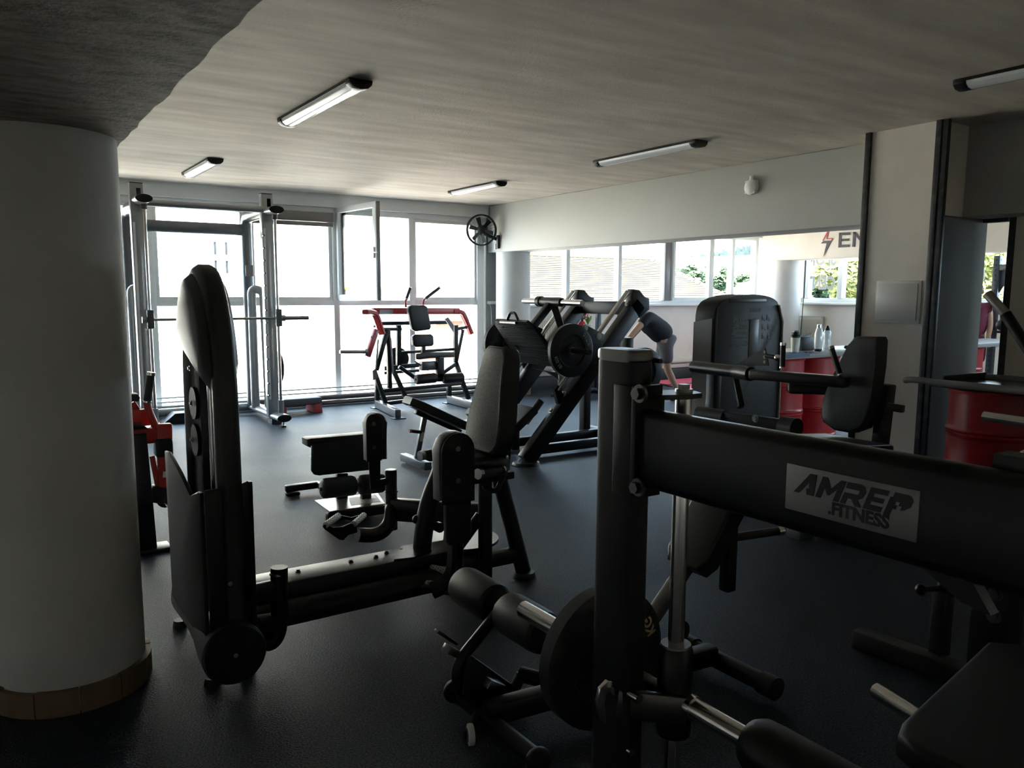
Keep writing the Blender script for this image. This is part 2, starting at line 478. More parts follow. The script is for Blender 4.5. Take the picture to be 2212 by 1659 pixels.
# low soffit over the round column on the left
_so = B()
def _soffit():
    random.seed(11); n = 150; pts = []
    for i in range(n + 1):
        y = -3.2 + 14.0 * i / n; pts.append((0.50 + random.uniform(-0.006, 0.006), y))
    bot = [_so.bm.verts.new((x, y, 2.117)) for x, y in pts]; lft = [_so.bm.verts.new((-3.2, y, 2.117)) for x, y in pts]
    top = [_so.bm.verts.new((x, y, ZC)) for x, y in pts]
    for i in range(n):
        _so.bm.faces.new((bot[i], bot[i + 1], lft[i + 1], lft[i])); _so.bm.faces.new((bot[i], top[i], top[i + 1], bot[i + 1]))
_soffit()
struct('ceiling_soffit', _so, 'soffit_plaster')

# outer shell
struct('wall_left', B().span((-3.4, -3.3, 0), (-3.2, 11.0, ZC)), 'white_paint')
struct('wall_back', B().span((-3.3, -3.4, 0), (7.6, -3.2, ZC)).span((7.6, -3.4, 0), (12.6, -3.2, 1.37)).span((7.6, -3.4, 2.66), (12.6, -3.2, ZC)).span((12.6, -3.4, 0), (13.3, -3.2, ZC)), 'white_paint')
w4 = struct('window_added', B().span((7.6, -3.36, 1.37), (12.6, -3.24, 1.43), .004).span((7.6, -3.36, 2.6), (12.6, -3.24, 2.66), .004), 'alu_frame')  # added window, out of view, put in to light the second room
for k in range(6): mesh_obj('mullion', B().span((7.6 + k * .985, -3.36, 1.43), (7.68 + k * .985, -3.24, 2.6), .004), 'alu_frame', w4)
for k in range(5): mesh_obj('pane', B().span((7.68 + k * .985, -3.304, 1.43), (8.585 + k * .985, -3.296, 2.6)), 'glass', w4)

# long beam, and the wall stub that carries it
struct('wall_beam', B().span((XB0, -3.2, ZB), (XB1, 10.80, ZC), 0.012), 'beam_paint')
pier = struct('wall_pier', B().span((6.24, 3.54, 0), (7.0, 4.12, ZC)), 'white_paint')
struct('trim_1', B().span((6.215, 4.115, 0), (6.275, 4.165, ZC), 0.004), 'iron_trim')
_t2 = B(); _t2.span((6.205, 3.52, 0), (6.25, 3.565, ZC), 0.004); _t2.span((6.215, 3.475, 0), (6.26, 3.519, ZC), 0.004)
struct('trim_2', _t2, 'iron_trim')
# glazed screen in the opening right of the stub: slim posts, white panel
struct('wall_screen', B().span((6.93, -3.2, 0), (6.99, 3.27, ZB), 0.0), 'white_paint')
struct('trim_3', B().span((6.93, 3.27, 0), (6.985, 3.325, ZB), 0.004), 'iron_trim')
struct('wall_shade_slab', B().span((6.26, 3.530, 0), (7.005, 3.5395, ZB)), 'shaded_wall')  # thin slab on the stub's side, shade painted in as a darker colour
struct('trim_4', B().span((6.93, 3.335, ZB - 0.03), (7.0, 3.54, ZB), 0.004), 'iron_trim')

# round columns with wooden skirting
def column(name, x, y, r, z1, n_board):
    c = struct(name, B().lathe((x, y, 0), Z_, [(r, 0), (r, z1)], 48), 'plaster_column', (x, y, 0))
    for k in range(n_board):
        a0, a1 = 360 * k / n_board + 0.4, 360 * (k + 1) / n_board - 0.4
        ou = arc((x, y, 0), X_, Y_, r + 0.022, a0, a1, 3); inn = arc((x, y, 0), X_, Y_, r - 0.004, a1, a0, 3)
        mesh_obj('skirting_board', B().prism(ou + inn, (0, 0, 0.095 + random.uniform(-.003, .003))), 'wood_trim', c)
    return c
column('column', 0.217, 3.52, 0.268, 2.117, 12)
_c = at_x(1108, 700, 6.87)
column('column', 6.87, _c.y, 0.262, ZB, 10)
_c2 = at_x(1696, 640, 12.55)
column('column', 12.55, _c2.y, 0.27, ZB, 10)

# second beam with the gym name, in front of the far wall
struct('wall_beam_far', B().span((12.19, -3.2, ZB), (12.62, at_x(1645.5, 560, 12.19).y, ZC), 0.01), 'white_paint')

# ------------------------------------------------------------------ left window wall (full height)
w1 = struct('window_1', B().span((-.62, 10.74, 2.70), (6.62, 10.98, ZC), 0.004).span((-.62, 10.80, 2.62), (6.62, 10.95, 2.70), 0.004).span((-.62, 10.78, 0.0), (6.62, 10.98, 0.07), 0.004), 'alu_frame')
struct('wall_front', B().span((-3.3, 10.80, 0), (-.62, 11.0, ZC)), 'white_paint')
MUL = [-0.57, 0.61, 1.80, 2.98, 4.17, 5.33, 6.50]
for i, x in enumerate(MUL):
    w = 0.085 if i < 6 else 0.12
    mesh_obj('mullion', B().span((x - w / 2, 10.79, 0.07), (x + w / 2, 10.94, 2.62), 0.005), 'alu_frame', w1)
for a, c in zip(MUL, MUL[1:]):
    a2, c2 = a + 0.0425, c - 0.0425
    mesh_obj('transom', B().span((a2, 10.80, 1.375), (c2, 10.94, 1.445), 0.005), 'alu_frame', w1)
    mesh_obj('pane', B().span((a2, 10.87, 0.07), (c2, 10.878, 1.375)), 'glass', w1)
    if a == 4.17: continue                                   # this bay stands open
    f = B()
    fw = 0.045
    f.span((a2, 10.83, 1.445), (a2 + fw, 10.90, 2.62)).span((c2 - fw, 10.83, 1.445), (c2, 10.90, 2.62)).span((a2 + fw, 10.83, 1.445), (c2 - fw, 10.90, 1.445 + fw)).span((a2 + fw, 10.83, 2.62 - fw), (c2 - fw, 10.90, 2.62))
    s = mesh_obj('sash', f, 'alu_frame', w1)
    mesh_obj('pane', B().span((a2 + fw, 10.862, 1.445 + fw), (c2 - fw, 10.87, 2.62 - fw)), 'glass', s)
# roller shutter box over the third bay
mesh_obj('shutter_box', B().span((3.03, 10.72, 2.50), (4.12, 10.80, 2.625), 0.006).span((3.03, 10.735, 2.44), (4.12, 10.80, 2.495), 0.004), 'alu_dark', w1)
# the open sash, swung into the room
hx, hy, ex, ey, z0, z1 = 4.20, 10.79, 4.30, 9.66, 1.455, 2.70
hp, ep = V((hx, hy, 0)), V((ex, ey, 0)); d = (ep - hp).normalized(); L = (ep - hp).length
f = B()
for (p, q) in ((V((0, 0, z0 + .035)), V((L, 0, z0 + .035))), (V((0, 0, z1 - .035)), V((L, 0, z1 - .035)))):
    f.beam(hp + d * p.x + Z_ * p.z, hp + d * q.x + Z_ * q.z, 0.06, 0.07, 0.004)
for t in (0.035, L - 0.045): f.beam(hp + d * t + Z_ * (z0 + .07), hp + d * t + Z_ * (z1 - .07), 0.06, 0.07 if t < .1 else 0.09, 0.004, up=d)
s = mesh_obj('open_sash', f, 'alu_frame', w1)
mesh_obj('sash_seal', B().beam(ep + d * 0.006 + Z_ * z0, ep + d * 0.006 + Z_ * z1, 0.05, 0.014, 0.002, up=d), 'alu_dark', s)
mesh_obj('pane', B().beam(hp + d * 0.07 + Z_ * (z0 + z1) / 2, hp + d * (L - 0.09) + Z_ * (z0 + z1) / 2, 0.008, z1 - z0 - .14, 0), 'glass', s)
nrm = d.cross(Z_)
hb = B(); hc = ep - d * 0.045 + Z_ * 2.06
for sg in (1,): hb.beam(hc + nrm * .034 - Z_ * .07, hc + nrm * .034 + Z_ * .07, .03, .02, .004, up=d); hb.beam(hc + nrm * .05, hc + nrm * .05 + d * .11, .02, .018, .004)
mesh_obj('handle', hb, 'white_plastic', s)

# heating pipes along the foot of the window wall
for k, (z, r, y, m) in enumerate(((0.245, 0.011, 10.66, 'alu_frame'), (0.19, 0.011, 10.66, 'alu_frame'), (0.115, 0.035, 10.67, 'alu_dark'), (0.04, 0.03, 10.68, 'alu_dark'))):
    solo('heating_pipe', B().cyl((-3.0, y, z), (6.48, y, z), r, n=10), m, ['upper thin heating pipe along the tall window wall', 'second thin heating pipe just under the uppermost along the window', 'thick grey heating pipe low along the tall window wall', 'lowest heating pipe lying near the floor along the window wall'][k], 'pipe', (1.6, y, 0))
# grey-blue wall strip between window wall and column
struct('wall_corner', B().span((6.60, 10.80, 0), (7.06, 11.0, ZC)), 'grey_wall')
mesh_obj('sill_ledge', B().span((6.62, 10.70, 1.385), (7.0, 10.80, 1.43), 0.004), 'alu_frame', bpy.data.objects['wall_corner'])
solo('cable', B().tube(smooth_path([(6.63, 10.77, 1.40), (6.68, 10.78, 1.30), (6.69, 10.78, 0.95), (6.66, 10.78, 0.7), (6.72, 10.78, 0.4)], 6), 0.008, 8), 'alu_frame', 'thin grey cable hanging on the wall beside the round column', 'cable', (6.66, 10.78, 0.4))

# ------------------------------------------------------------------ right part of the window wall (parapet and ribbon window)
SILL = 1.37
wr = struct('wall_parapet', B().span((7.06, YF, 0), (13.2, 11.02, SILL)).span((7.06, YF, 2.66), (13.2, 11.02, ZC)), 'white_paint')
mesh_obj('window_sill', B().span((7.06, YF - 0.16, SILL - 0.03), (13.0, YF + 0.02, SILL + 0.012), 0.008), 'white_plastic', wr)
mesh_obj('skirting_duct', B().span((7.06, YF - 0.10, 0.30), (13.0, YF, 0.36), 0.006).span((7.06, YF - 0.06, 0.20), (13.0, YF, 0.27), 0.006), 'cream_paint', wr)
mesh_obj('skirting_board', B().span((7.06, YF - 0.05, 0.0), (13.0, YF, 0.19), 0.006), 'skirting_dark', wr)
w2 = struct('window_2', B().span((7.06, 10.86, SILL), (12.95, 10.96, SILL + 0.06), 0.004).span((7.06, 10.86, 2.6), (12.95, 10.96, 2.66), 0.004), 'alu_frame')
XS = [7.10, 8.22, 9.35, 10.49, 11.63, 12.20, 12.87]
for i, x in enumerate(XS):
    wd = 0.16 if i == 3 else 0.075
    mesh_obj('mullion', B().span((x - wd / 2, 10.83, SILL + .06), (x + wd / 2, 10.96, 2.6), 0.005), 'alu_frame' if i != 3 else 'alu_dark', w2)
for a, c in zip(XS, XS[1:]):
    mesh_obj('pane', B().span((a + .04, 10.90, SILL + .06), (c - .04, 10.908, 2.6)), 'glass', w2)
f = B(); a, c = 10.58, 11.58                                    # inner sash of the bay with the hillside
f.span((a, 10.80, SILL + .06), (c, 10.86, SILL + .12), .004).span((a, 10.80, SILL + .12), (a + .06, 10.86, 2.6), .004).span((c - .06, 10.80, SILL + .12), (c, 10.86, 2.6), .004)
mesh_obj('sash', f, 'alu_frame', w2)

# ------------------------------------------------------------------ far wall with ribbon window
fw_ = struct('wall_far', B().span((XF, -3.3, 0), (13.2, 11.02, SILL + .03)).span((XF, -3.3, 2.66), (13.2, 11.02, ZC)).span((XF, 9.86, SILL + .03), (13.2, 11.02, 2.66)).span((XF, -3.3, SILL + .03), (13.2, 0.0, 2.66)), 'white_paint')
mesh_obj('window_sill', B().span((XF - 0.14, -3.2, SILL), (XF + 0.02, 9.86, SILL + 0.042), 0.008), 'white_plastic', fw_)
w3 = struct('window_3', B().span((13.02, 0, SILL + .04), (13.12, 9.86, SILL + .12), 0.004).span((13.02, 0, 2.6), (13.12, 9.86, 2.66), 0.004), 'alu_frame')
YS = [9.82] + [at_x(1744, 600, 13.03).y - k * (at_x(1744, 600, 13.03).y - at_x(1817, 600, 13.03).y) for k in range(0, 13)]
YS = [y for y in YS if y > 0.1] + [0.05]
for y in YS: mesh_obj('mullion', B().span((12.99, y - .05, SILL + .12), (13.12, y + .05, 2.6), 0.005), 'alu_frame', w3)
for a, c in zip(YS, YS[1:]): mesh_obj('pane', B().span((13.06, c + .05, SILL + .12), (13.068, a - .05, 2.6)), 'glass', w3)
# vinyl lettering on the far window reads from the street, so it is mirrored in here
def glass_word(s, y_right, z, size, label_part):
    me = text_mesh(s, size, 0.012, 0.0015)
    b = B(); b.add_mesh(me, basis((13.055, y_right, z), (0, 1, 0), (0, 0, 1)) @ Matrix.Diagonal((.74, 1, 1, 1)))
    mesh_obj('vinyl_lettering', b, 'vinyl_letter', w3)
yC = at_x(1804, 600, 13.05).y
glass_word('CENTER', yC, at_x(1790, 624, 13.05).z, 0.33, '')
glass_word('SPORT', yC, at_x(1790, 572, 13.05).z, 0.33, '')
yO = at_x(2128, 600, 13.05).y
glass_word('OPEN', yO, at_x(2118, 612, 13.05).z - 0.02, 0.42, '')

# ------------------------------------------------------------------ gym name on the far beam
XE = 12.185
def P_en(px, py): return at_x(px, py, XE)
def letter_poly(name, pts, m):
    b = B(); b.prism([P_en(*p) for p in pts], (-0.006, 0, 0)); return b
sg = thing('beam_sign', 'dark lightning bolt and the letters EN painted on the far white beam', 'sign', (XE, P_en(1800, 530).y, 2.2))
mesh_obj('bolt_lower', letter_poly('', [(1779, 520.5), (1797, 519.5), (1778.6, 554.5), (1786, 525.5), (1773.5, 526)], ''), 'charcoal_print', sg)
_o = [(1788, 500.5), (1791, 500.5), (1786.2, 514.8), (1799.2, 515), (1797, 519.5)]
rb = B()
for a, c in (((1788.2, 500), (1777.6, 520)), ((1789.3, 500), (1786, 515.8)), ((1786, 515.8), (1799, 515)), ((1799, 515), (1796, 520))):
    rb.beam(P_en(*a) - X_ * .003, P_en(*c) - X_ * .003, 0.006, 0.016, 0, up=(0, 1, 0.3))
mesh_obj('bolt_outline', rb, 'red_print', sg)
eb = B()
for q in ([(1813, 502.8), (1818.5, 502.5), (1816.5, 534.3), (1811, 534.6)], [(1813, 502.8), (1837, 501.8), (1836.6, 507.5), (1812.8, 508.4)], [(1812, 516.2), (1834.8, 515.2), (1834.4, 520.4), (1811.7, 521.4)], [(1811.3, 529), (1835.6, 528), (1835.2, 533.6), (1811, 534.8)]):
    eb.prism([P_en(*p) for p in q], (-0.006, 0, 0))
mesh_obj('letter_e', eb, 'charcoal_print', sg)
nb_ = B()
for q in ([(1843, 501.2), (1848.5, 501), (1846.8, 533), (1841.3, 533.2)], [(1843, 501.2), (1849, 501), (1872, 531), (1866, 532.2)], [(1868, 500), (1873.6, 499.8), (1872, 532), (1866.5, 532.2)]):
    nb_.prism([P_en(*p) for p in q], (-0.006, 0, 0))
mesh_obj('letter_n', nb_, 'charcoal_print', sg)

# ------------------------------------------------------------------ ceiling lights
LBL = {0: 'unlit ceiling strip light nearest above the hip abduction machine', 1: 'small far ceiling strip light above the silver rack by the window',
       2: 'ceiling strip light close to the wall fan', 3: 'dark ceiling strip light before the white beam, in the middle', 4: 'ceiling strip light cut off by the right picture edge'}
for k, (x, y0, y1) in enumerate(((2.09, 4.92, 6.36), (2.07, 8.55, 9.78), (5.30, 8.32, 9.50), (5.32, 5.14, 6.52), (5.22, 1.48, 2.86))):
    t = thing('strip_light', LBL[k], 'ceiling light', (x, (y0 + y1) / 2, ZC), 'strip lights on the ceiling')
    pr_ = [(-.075, 0.0), (-.07, -.022), (-.045, -.040), (0, -.046), (.045, -.040), (.07, -.022), (.075, 0.0)]
    def cross(y): return [V((x + a, y, ZC + b_ - .001)) for a, b_ in pr_]
    mesh_obj('body', B().prism([V((x - .078, y0, ZC - .001)), V((x - .078, y0, ZC - .02)), V((x + .078, y0, ZC - .02)), V((x + .078, y0, ZC - .001))], (0, y1 - y0, 0)), 'black_plastic', t)
    mesh_obj('diffuser', B().prism([p + Z_ * 0.0005 - Z_ * .004 for p in [V((x + a * .93, y0 + .07, ZC + b_ - .012)) for a, b_ in pr_]], (0, y1 - y0 - .14, 0)), 'light_plastic', t)
    for (ya, yb) in ((y0 - .01, y0 + .07), (y1 - .07, y1 + .01)):
        mesh_obj('end_cap', B().prism([V((x + a * 1.06, ya, ZC + b_ * 1.3 - .004)) for a, b_ in pr_], (0, yb - ya, 0), 0.006, 2), 'black_plastic', t)

# ------------------------------------------------------------------ wall fan
fx, fy, fz = 6.38, at_x(1040, 497, 6.38).y, at_x(1040, 497, 6.38).z
fan = thing('wall_fan', 'round black wall fan on the end of the white beam', 'fan', (XB0, fy, fz - .12))
ax = V((-0.72, -0.68, -0.08)).normalized(); _, s_, u_ = frame_of(ax)
c0 = V((fx, fy, fz))
R = 0.222
b = B(); b.rtube([c0 + s_ * (R * math.cos(a)) + u_ * (R * math.sin(a)) for a in [2 * math.pi * i / 40 for i in range(40)]], .022, .07, up=ax, closed=True); mesh_obj('rim', b, 'black_plastic', fan)
mesh_obj('motor', B().lathe(c0 - ax * .12, ax, [(.03, 0), (.07, .01), (.075, .10), (.05, .12), (.05, .16), (.04, .165), (0, .166)], 20), 'black_plastic', fan)
for k in range(6):
    a = 2 * math.pi * k / 6 + .25; rd = s_ * math.cos(a) + u_ * math.sin(a); td = ax.cross(rd)
    q = [c0 + rd * .05 - td * .02 - ax * .01, c0 + rd * .19 - td * .035 - ax * .015, c0 + rd * .19 + td * .03 + ax * .02, c0 + rd * .05 + td * .02 + ax * .01]
    mesh_obj('blade', B().prism(q, ax * .003), 'black_plastic', fan)
cg = B()
for sgn in (0.05, -0.05):
    for k in range(28):
        a = 2 * math.pi * k / 28 + (.1 if sgn > 0 else 0); rd = s_ * math.cos(a) + u_ * math.sin(a)
        cg.tube([c0 + ax * sgn * 1.3 + rd * .05, c0 + ax * sgn + rd * R], .0011, 4)
mesh_obj('guard', cg, 'black_plastic', fan)
br = B(); br.beam(c0 - ax * .1 - Z_ * .05, (XB0 - .03, fy - .08, fz - .13), .05, .05, .01); br.box((XB0 - .02, fy - .10, fz - .17), (.04, .06, .20), .008); mesh_obj('bracket', br, 'black_plastic', fan)
mesh_obj('pull_switch', B().box((XB0 - .03, fy - .05, fz - .24), (.03, .03, .08), .008), 'white_plastic', fan)
# junction box with cable gland on the beam
jb = at_x(1626, 405, XB0)
j = thing('junction_box', 'small white round junction box fixed high on the beam', 'junction box', (XB0, jb.y, jb.z))
b = B(); b.lathe((XB0, jb.y, jb.z), -X_, [(.075, 0), (.075, .04), (.06, .05), (0, .05)], 20); mesh_obj('body', b, 'white_plastic', j)
for k in range(4):
    a = math.pi / 4 + k * math.pi / 2; b = B(); c = V((XB0 - .02, jb.y + .072 * math.cos(a), jb.z + .072 * math.sin(a))); b.box(c, (.05, .03, .03), .005); mesh_obj('lug', b, 'white_plastic', j)
mesh_obj('gland', B().cyl((XB0 - .025, jb.y, jb.z + .06), (XB0 - .025, jb.y, jb.z + .11), .018, n=12), 'white_plastic', j)
# flush electric cabinet on the pier
pa, pb = at_x(1896, 607, 6.24), at_x(1987, 700, 6.24)
ep_ = thing('fuse_cabinet', 'white flush fuse cabinet door on the wall stub', 'cabinet', (6.24, (pa.y + pb.y) / 2, pb.z))
b = B(); y0, y1, za, zb = pb.y, pa.y, pb.z, pa.z
b.span((6.225, y0, za), (6.24, y1, zb), .004); mesh_obj('frame', b, 'white_plastic', ep_)
mesh_obj('door', B().span((6.215, y0 + .025, za + .025), (6.226, y1 - .025, zb - .025), .003), 'cabinet_door', ep_)
# ================================================================== OUTSIDE
GZ = -3.4
tag(mesh_obj('ground', B().span((-90, -90, GZ - .2), (120, 120, GZ)), 'asphalt'), kind='structure')
def win(parent, x0, x1, z0, z1, y, rows=2):
    f = B(); w = .09
    f.span((x0, y - .06, z0), (x0 + w, y, z1)).span((x1 - w, y - .06, z0), (x1, y, z1)).span((x0 + w, y - .06, z0), (x1 - w, y, z0 + w)).span((x0 + w, y - .06, z1 - w), (x1 - w, y, z1))
    xm = (x0 + x1) / 2; f.span((xm - .12, y - .06, z0 + w), (xm + .12, y, z1 - w)); zm = z0 + (z1 - z0) * .5; f.span((x0 + w, y - .06, zm - .08), (xm - .12, y, zm + .08)).span((xm + .12, y - .06, zm - .08), (x1 - w, y, zm + .08))
    o = mesh_obj('window', f, 'house_frame', parent)
    for (a, c) in ((x0 + w, xm - .12), (xm + .12, x1 - w)):
        for (e, g) in ((z0 + w, zm - .08), (zm + .08, z1 - w)):
            mesh_obj('pane', B().span((a, y - .03, e), (c, y - .02, g)), 'house_glass', o)
    mesh_obj('lintel', B().span((x0 - .08, y - .1, z1 + .05), (x1 + .08, y, z1 + .2)), 'red_lintel', parent)
YH = 25.0
h = thing('house', 'white rendered house with red window lintels seen through the tall window', 'building', (6, YH, GZ))
mesh_obj('wall', B().span((-8, YH, GZ), (15.4, YH + 8, 6.6)), 'render_white', h)
mesh_obj('roof', B().prism([(-8.5, YH - .6, 6.5), (-8.5, YH + 4, 9), (-8.5, YH + 8.6, 6.5)], (24.0, 0, 0)), 'roof_tile', h)
for (pa, pb, zt, zb) in (((453, 515), (500, 598), 0, 0), ((300, 515), (345, 598), 0, 0)):
    a, c = at_y(*pa, YH), at_y(*pb, YH); win(h, a.x, c.x, c.z, a.z, YH)
    zz = a.z + 1.35; win(h, a.x, c.x, zz, zz + (a.z - c.z), YH)
# lower annexe with a yellow coping
c = at_y(600, 620, 19.5)
an = thing('annexe', 'low cream annexe with a yellow coping in front of the white house', 'building', (5, 19.5, GZ))
mesh_obj('wall', B().span((-6, 19.5, GZ), (at_y(1010, 620, 19.5).x, 22.6, c.z - .05)), 'render_cream', an)
mesh_obj('coping', B().span((-6.1, 19.4, c.z - .05), (at_y(1012, 620, 19.5).x, 22.6, c.z + .02)), 'yellow_disc', an)
p, q = at_y(942, 672, 18.0), at_y(1000, 800, 18.0)
bw = thing('shed', 'brown brick shed beyond the lower window pane', 'building', (p.x + 1, 18, GZ))
mesh_obj('wall', B().span((p.x, 18.0, GZ), (q.x, 19.2, p.z - .25)), 'brick_wall', bw)
mesh_obj('roof', B().span((p.x - .1, 17.8, p.z - .25), (q.x + .1, 19.3, p.z)), 'roof_tile', bw)
# tiled hip-roofed house beyond the parapet windows
rA, rB = at_y(1120, 556, 27.0), at_y(1405, 562, 27.0)
e0, e1 = at_y(1120, 690, 21.5), at_y(1612, 664, 21.5)
e0.x = 15.75; rA.x = 17.3
hr = thing('tiled_house', 'house with a pale hipped tile roof below the parapet window', 'building', ((rA.x + rB.x) / 2, 24, GZ))
e0.x = 15.75; rA.x = 17.25
rb = B(); v = [rb.bm.verts.new(p) for p in ((e0.x, 21.5, e1.z), (e1.x, 21.5, e1.z), (rB.x, 27, rB.z), (rA.x - 1.5, 27, rB.z), (e1.x, 32.5, e1.z), (e0.x, 32.5, e1.z))]
rb.bm.faces.new((v[0], v[1], v[2], v[3])); rb.bm.faces.new((v[1], v[4], v[2])); rb.bm.faces.new((v[4], v[5], v[3], v[2])); rb.bm.faces.new((v[0], v[3], v[5]))
mesh_obj('roof', rb, 'roof_tile', hr)
courses = B(); n = 26
for k in range(1, n):
    t = k / n; y = 21.5 + 5.5 * t; z = e1.z + (rB.z - e1.z) * t; x1 = e1.x + (rB.x - e1.x) * t
    courses.beam((e0.x, y - .05, z + .02), (x1, y - .05, z + .02), .05, .05, 0)
tag(mesh_obj('tile_course', courses, 'roof_tile', hr), kind='stuff')
rt = B()
for k in range(22):
    x = rB.x - k * .36; rt.cyl((x, 27, rB.z + .02), (x - .30, 27, rB.z + .02), .10, .12, n=8)
tag(mesh_obj('ridge_tile', rt, 'roof_tile', hr), kind='stuff')
hp_ = B()
for k in range(16):
    t = k / 16; a = V((rB.x, 27, rB.z + .02)).lerp(V((e1.x, 21.5, e1.z + .02)), t); c_ = V((rB.x, 27, rB.z + .02)).lerp(V((e1.x, 21.5, e1.z + .02)), t + .055); hp_.cyl(a, c_, .10, .12, n=8)
tag(mesh_obj('hip_tile', hp_, 'roof_tile', hr), kind='stuff')
mesh_obj('wall', B().span((e0.x + .4, 22.0, GZ), (e1.x - .5, 32, e1.z)), 'render_cream', hr)
# small house with a red gable further back
p, q = at_y(1588, 604, 52), at_y(1626, 660, 52)
sh = thing('far_house', 'small distant house with a red storey by the hillside', 'building', ((p.x + q.x) / 2, 54, GZ))
mesh_obj('wall', B().span((p.x, 52, GZ), (q.x + 4, 60, p.z + .2)), 'render_white', sh)
mesh_obj('red_storey', B().span((p.x + .3, 51.9, p.z - 1.1), (q.x + 3, 52, p.z - .4)), 'red_lintel', sh)
win(sh, p.x + .6, p.x + 2.2, p.z - 2.6, p.z - 1.3, 51.95)
mesh_obj('roof', B().prism([(p.x - .5, 51.5, p.z + .2), (p.x - .5, 56, p.z + 1.0), (p.x - .5, 60.5, p.z + .2)], (q.x - p.x + 5, 0, 0)), 'red_lintel', sh)

# hills
def hill(name, pts, y, depth, m):
    """ridge outline in world (x, z) at distance y, falling forward"""
    b = B(); n = len(pts); r = []
    for k in range(7):
        t = k / 6; r.append([b.bm.verts.new((x, y - depth * t, GZ + (z - GZ) * (1 - t) ** 1.2)) for x, z in pts])
    for k in range(6):
        for i in range(n - 1): b.bm.faces.new((r[k][i], r[k][i + 1], r[k + 1][i + 1], r[k + 1][i]))
    return tag(mesh_obj(name, b, m), kind='structure')
RDG = [at_y(px, py, 240) for px, py in ((1000, 592), (1150, 585), (1300, 578), (1440, 567), (1500, 560), (1560, 549), (1640, 536), (1800, 526), (1950, 540))]
hill('hillside', [(p.x, p.z) for p in RDG], 240, 130, 'grass_hill')
hill('hillside_near', [(40, 2), (70, 4), (90, 7), (120, 9), (160, 11), (220, 10)], 120, 50, 'grass_hill')

# trees: trunk, limbs and thousands of small leaf cards
def tree(name, label, cat, x, y, z0, h, rx, rz, n, m, leaf=.22, seed=1, group=None, zc=None):
    random.seed(seed); t = thing(name, label, cat, (x, y, z0), group)
    tr = B(); tr.tube(smooth_path([(x, y, z0), (x + .1, y, z0 + h * .3), (x - .05, y + .1, z0 + h * .62)], 4), .05 * rx + .05, 8)
    for k in range(5):
        a = k * 1.3 + seed; tr.tube([(x, y, z0 + h * (.35 + .06 * k)), (x + math.cos(a) * rx * .55, y + math.sin(a) * rx * .55, z0 + h * (.6 + .06 * k))], .02 * rx + .02, 6)
    mesh_obj('trunk', tr, 'bark', t)
    zc = z0 + h - rz if zc is None else zc
    cl = [(V((random.gauss(0, .45), random.gauss(0, .45), random.gauss(0, .45))), random.uniform(.25, .5)) for _ in range(26)]
    vs, fs = [], []
    for k in range(n):
        c, r = random.choice(cl); d = V((random.gauss(0, 1), random.gauss(0, 1), random.gauss(0, 1))).normalized() * r * random.uniform(.7, 1.05)
        p = c + d
        p = V((x + p.x * rx, y + p.y * rx, zc + p.z * rz)); a = V((random.gauss(0, 1), random.gauss(0, 1), random.gauss(0, .6))).normalized(); e = a.orthogonal().normalized(); s = leaf * random.uniform(.6, 1.2)
        i = len(vs); vs += [p - a * s, p + e * s * .5, p + a * s, p - e * s * .5]; fs.append((i, i + 1, i + 2, i + 3))
    me = bpy.data.meshes.new('foliage'); me.from_pydata([v - V((x, y, z0)) for v in vs], [], fs); me.materials.append(MATS[m])
    o = bpy.data.objects.new('foliage', me); COL.objects.link(o); o.parent = t; o['kind'] = 'stuff'; return t
def tree_px(px, py, D, w_px, h_px, m, label, seed, n=2500, leaf=.2, name='tree', group='trees outside'):
    p = at_d(px, py, D); k = D / F_PX
    tree(name, label, 'tree', p.x, p.y, GZ, p.z + h_px * k * .5 - GZ, w_px * k * .5, h_px * k * .5, n, m, leaf, seed, group)
tree_px(1488, 590, 42, 52, 30, 'tree_green', 'round green tree on the meadow left of the sash post', 21, leaf=.16)
tree_px(1525, 606, 46, 22, 34, 'tree_green', 'slim tree right behind the hip roof edge', 22, 1500, .16)
tree_px(1556, 615, 34, 44, 56, 'tree_green', 'dense tree in the middle of the narrow pane', 23, leaf=.14)
tree_px(1604, 600, 60, 26, 16, 'tree_green', 'small tree beside the distant red storey house', 24, 1200, .2)
tree_px(965, 550, 40, 70, 26, 'tree_green', 'sunlit treetop over the roofs left of the fan', 25, 700, .14)
tree_px(1777, 620, 24, 120, 120, 'tree_green', 'green tree behind the mirrored window lettering', 26, 3500, .13)
tree_px(1842, 600, 21, 90, 150, 'tree_yellow', 'yellow green tree filling the pane beside the dark post', 27, 5000, .12)
tree_px(1745, 640, 30, 60, 60, 'tree_green', 'low bushy tree by the window edge behind the far column', 28, 1500, .14)
tree_px(2120, 610, 23, 120, 160, 'tree_yellow', 'yellow green tree beyond the doorway window', 29, 4500, .12)
tree_px(2200, 600, 26, 120, 160, 'tree_green', 'green tree hidden mostly behind the white screen panel', 30, 3000, .14)
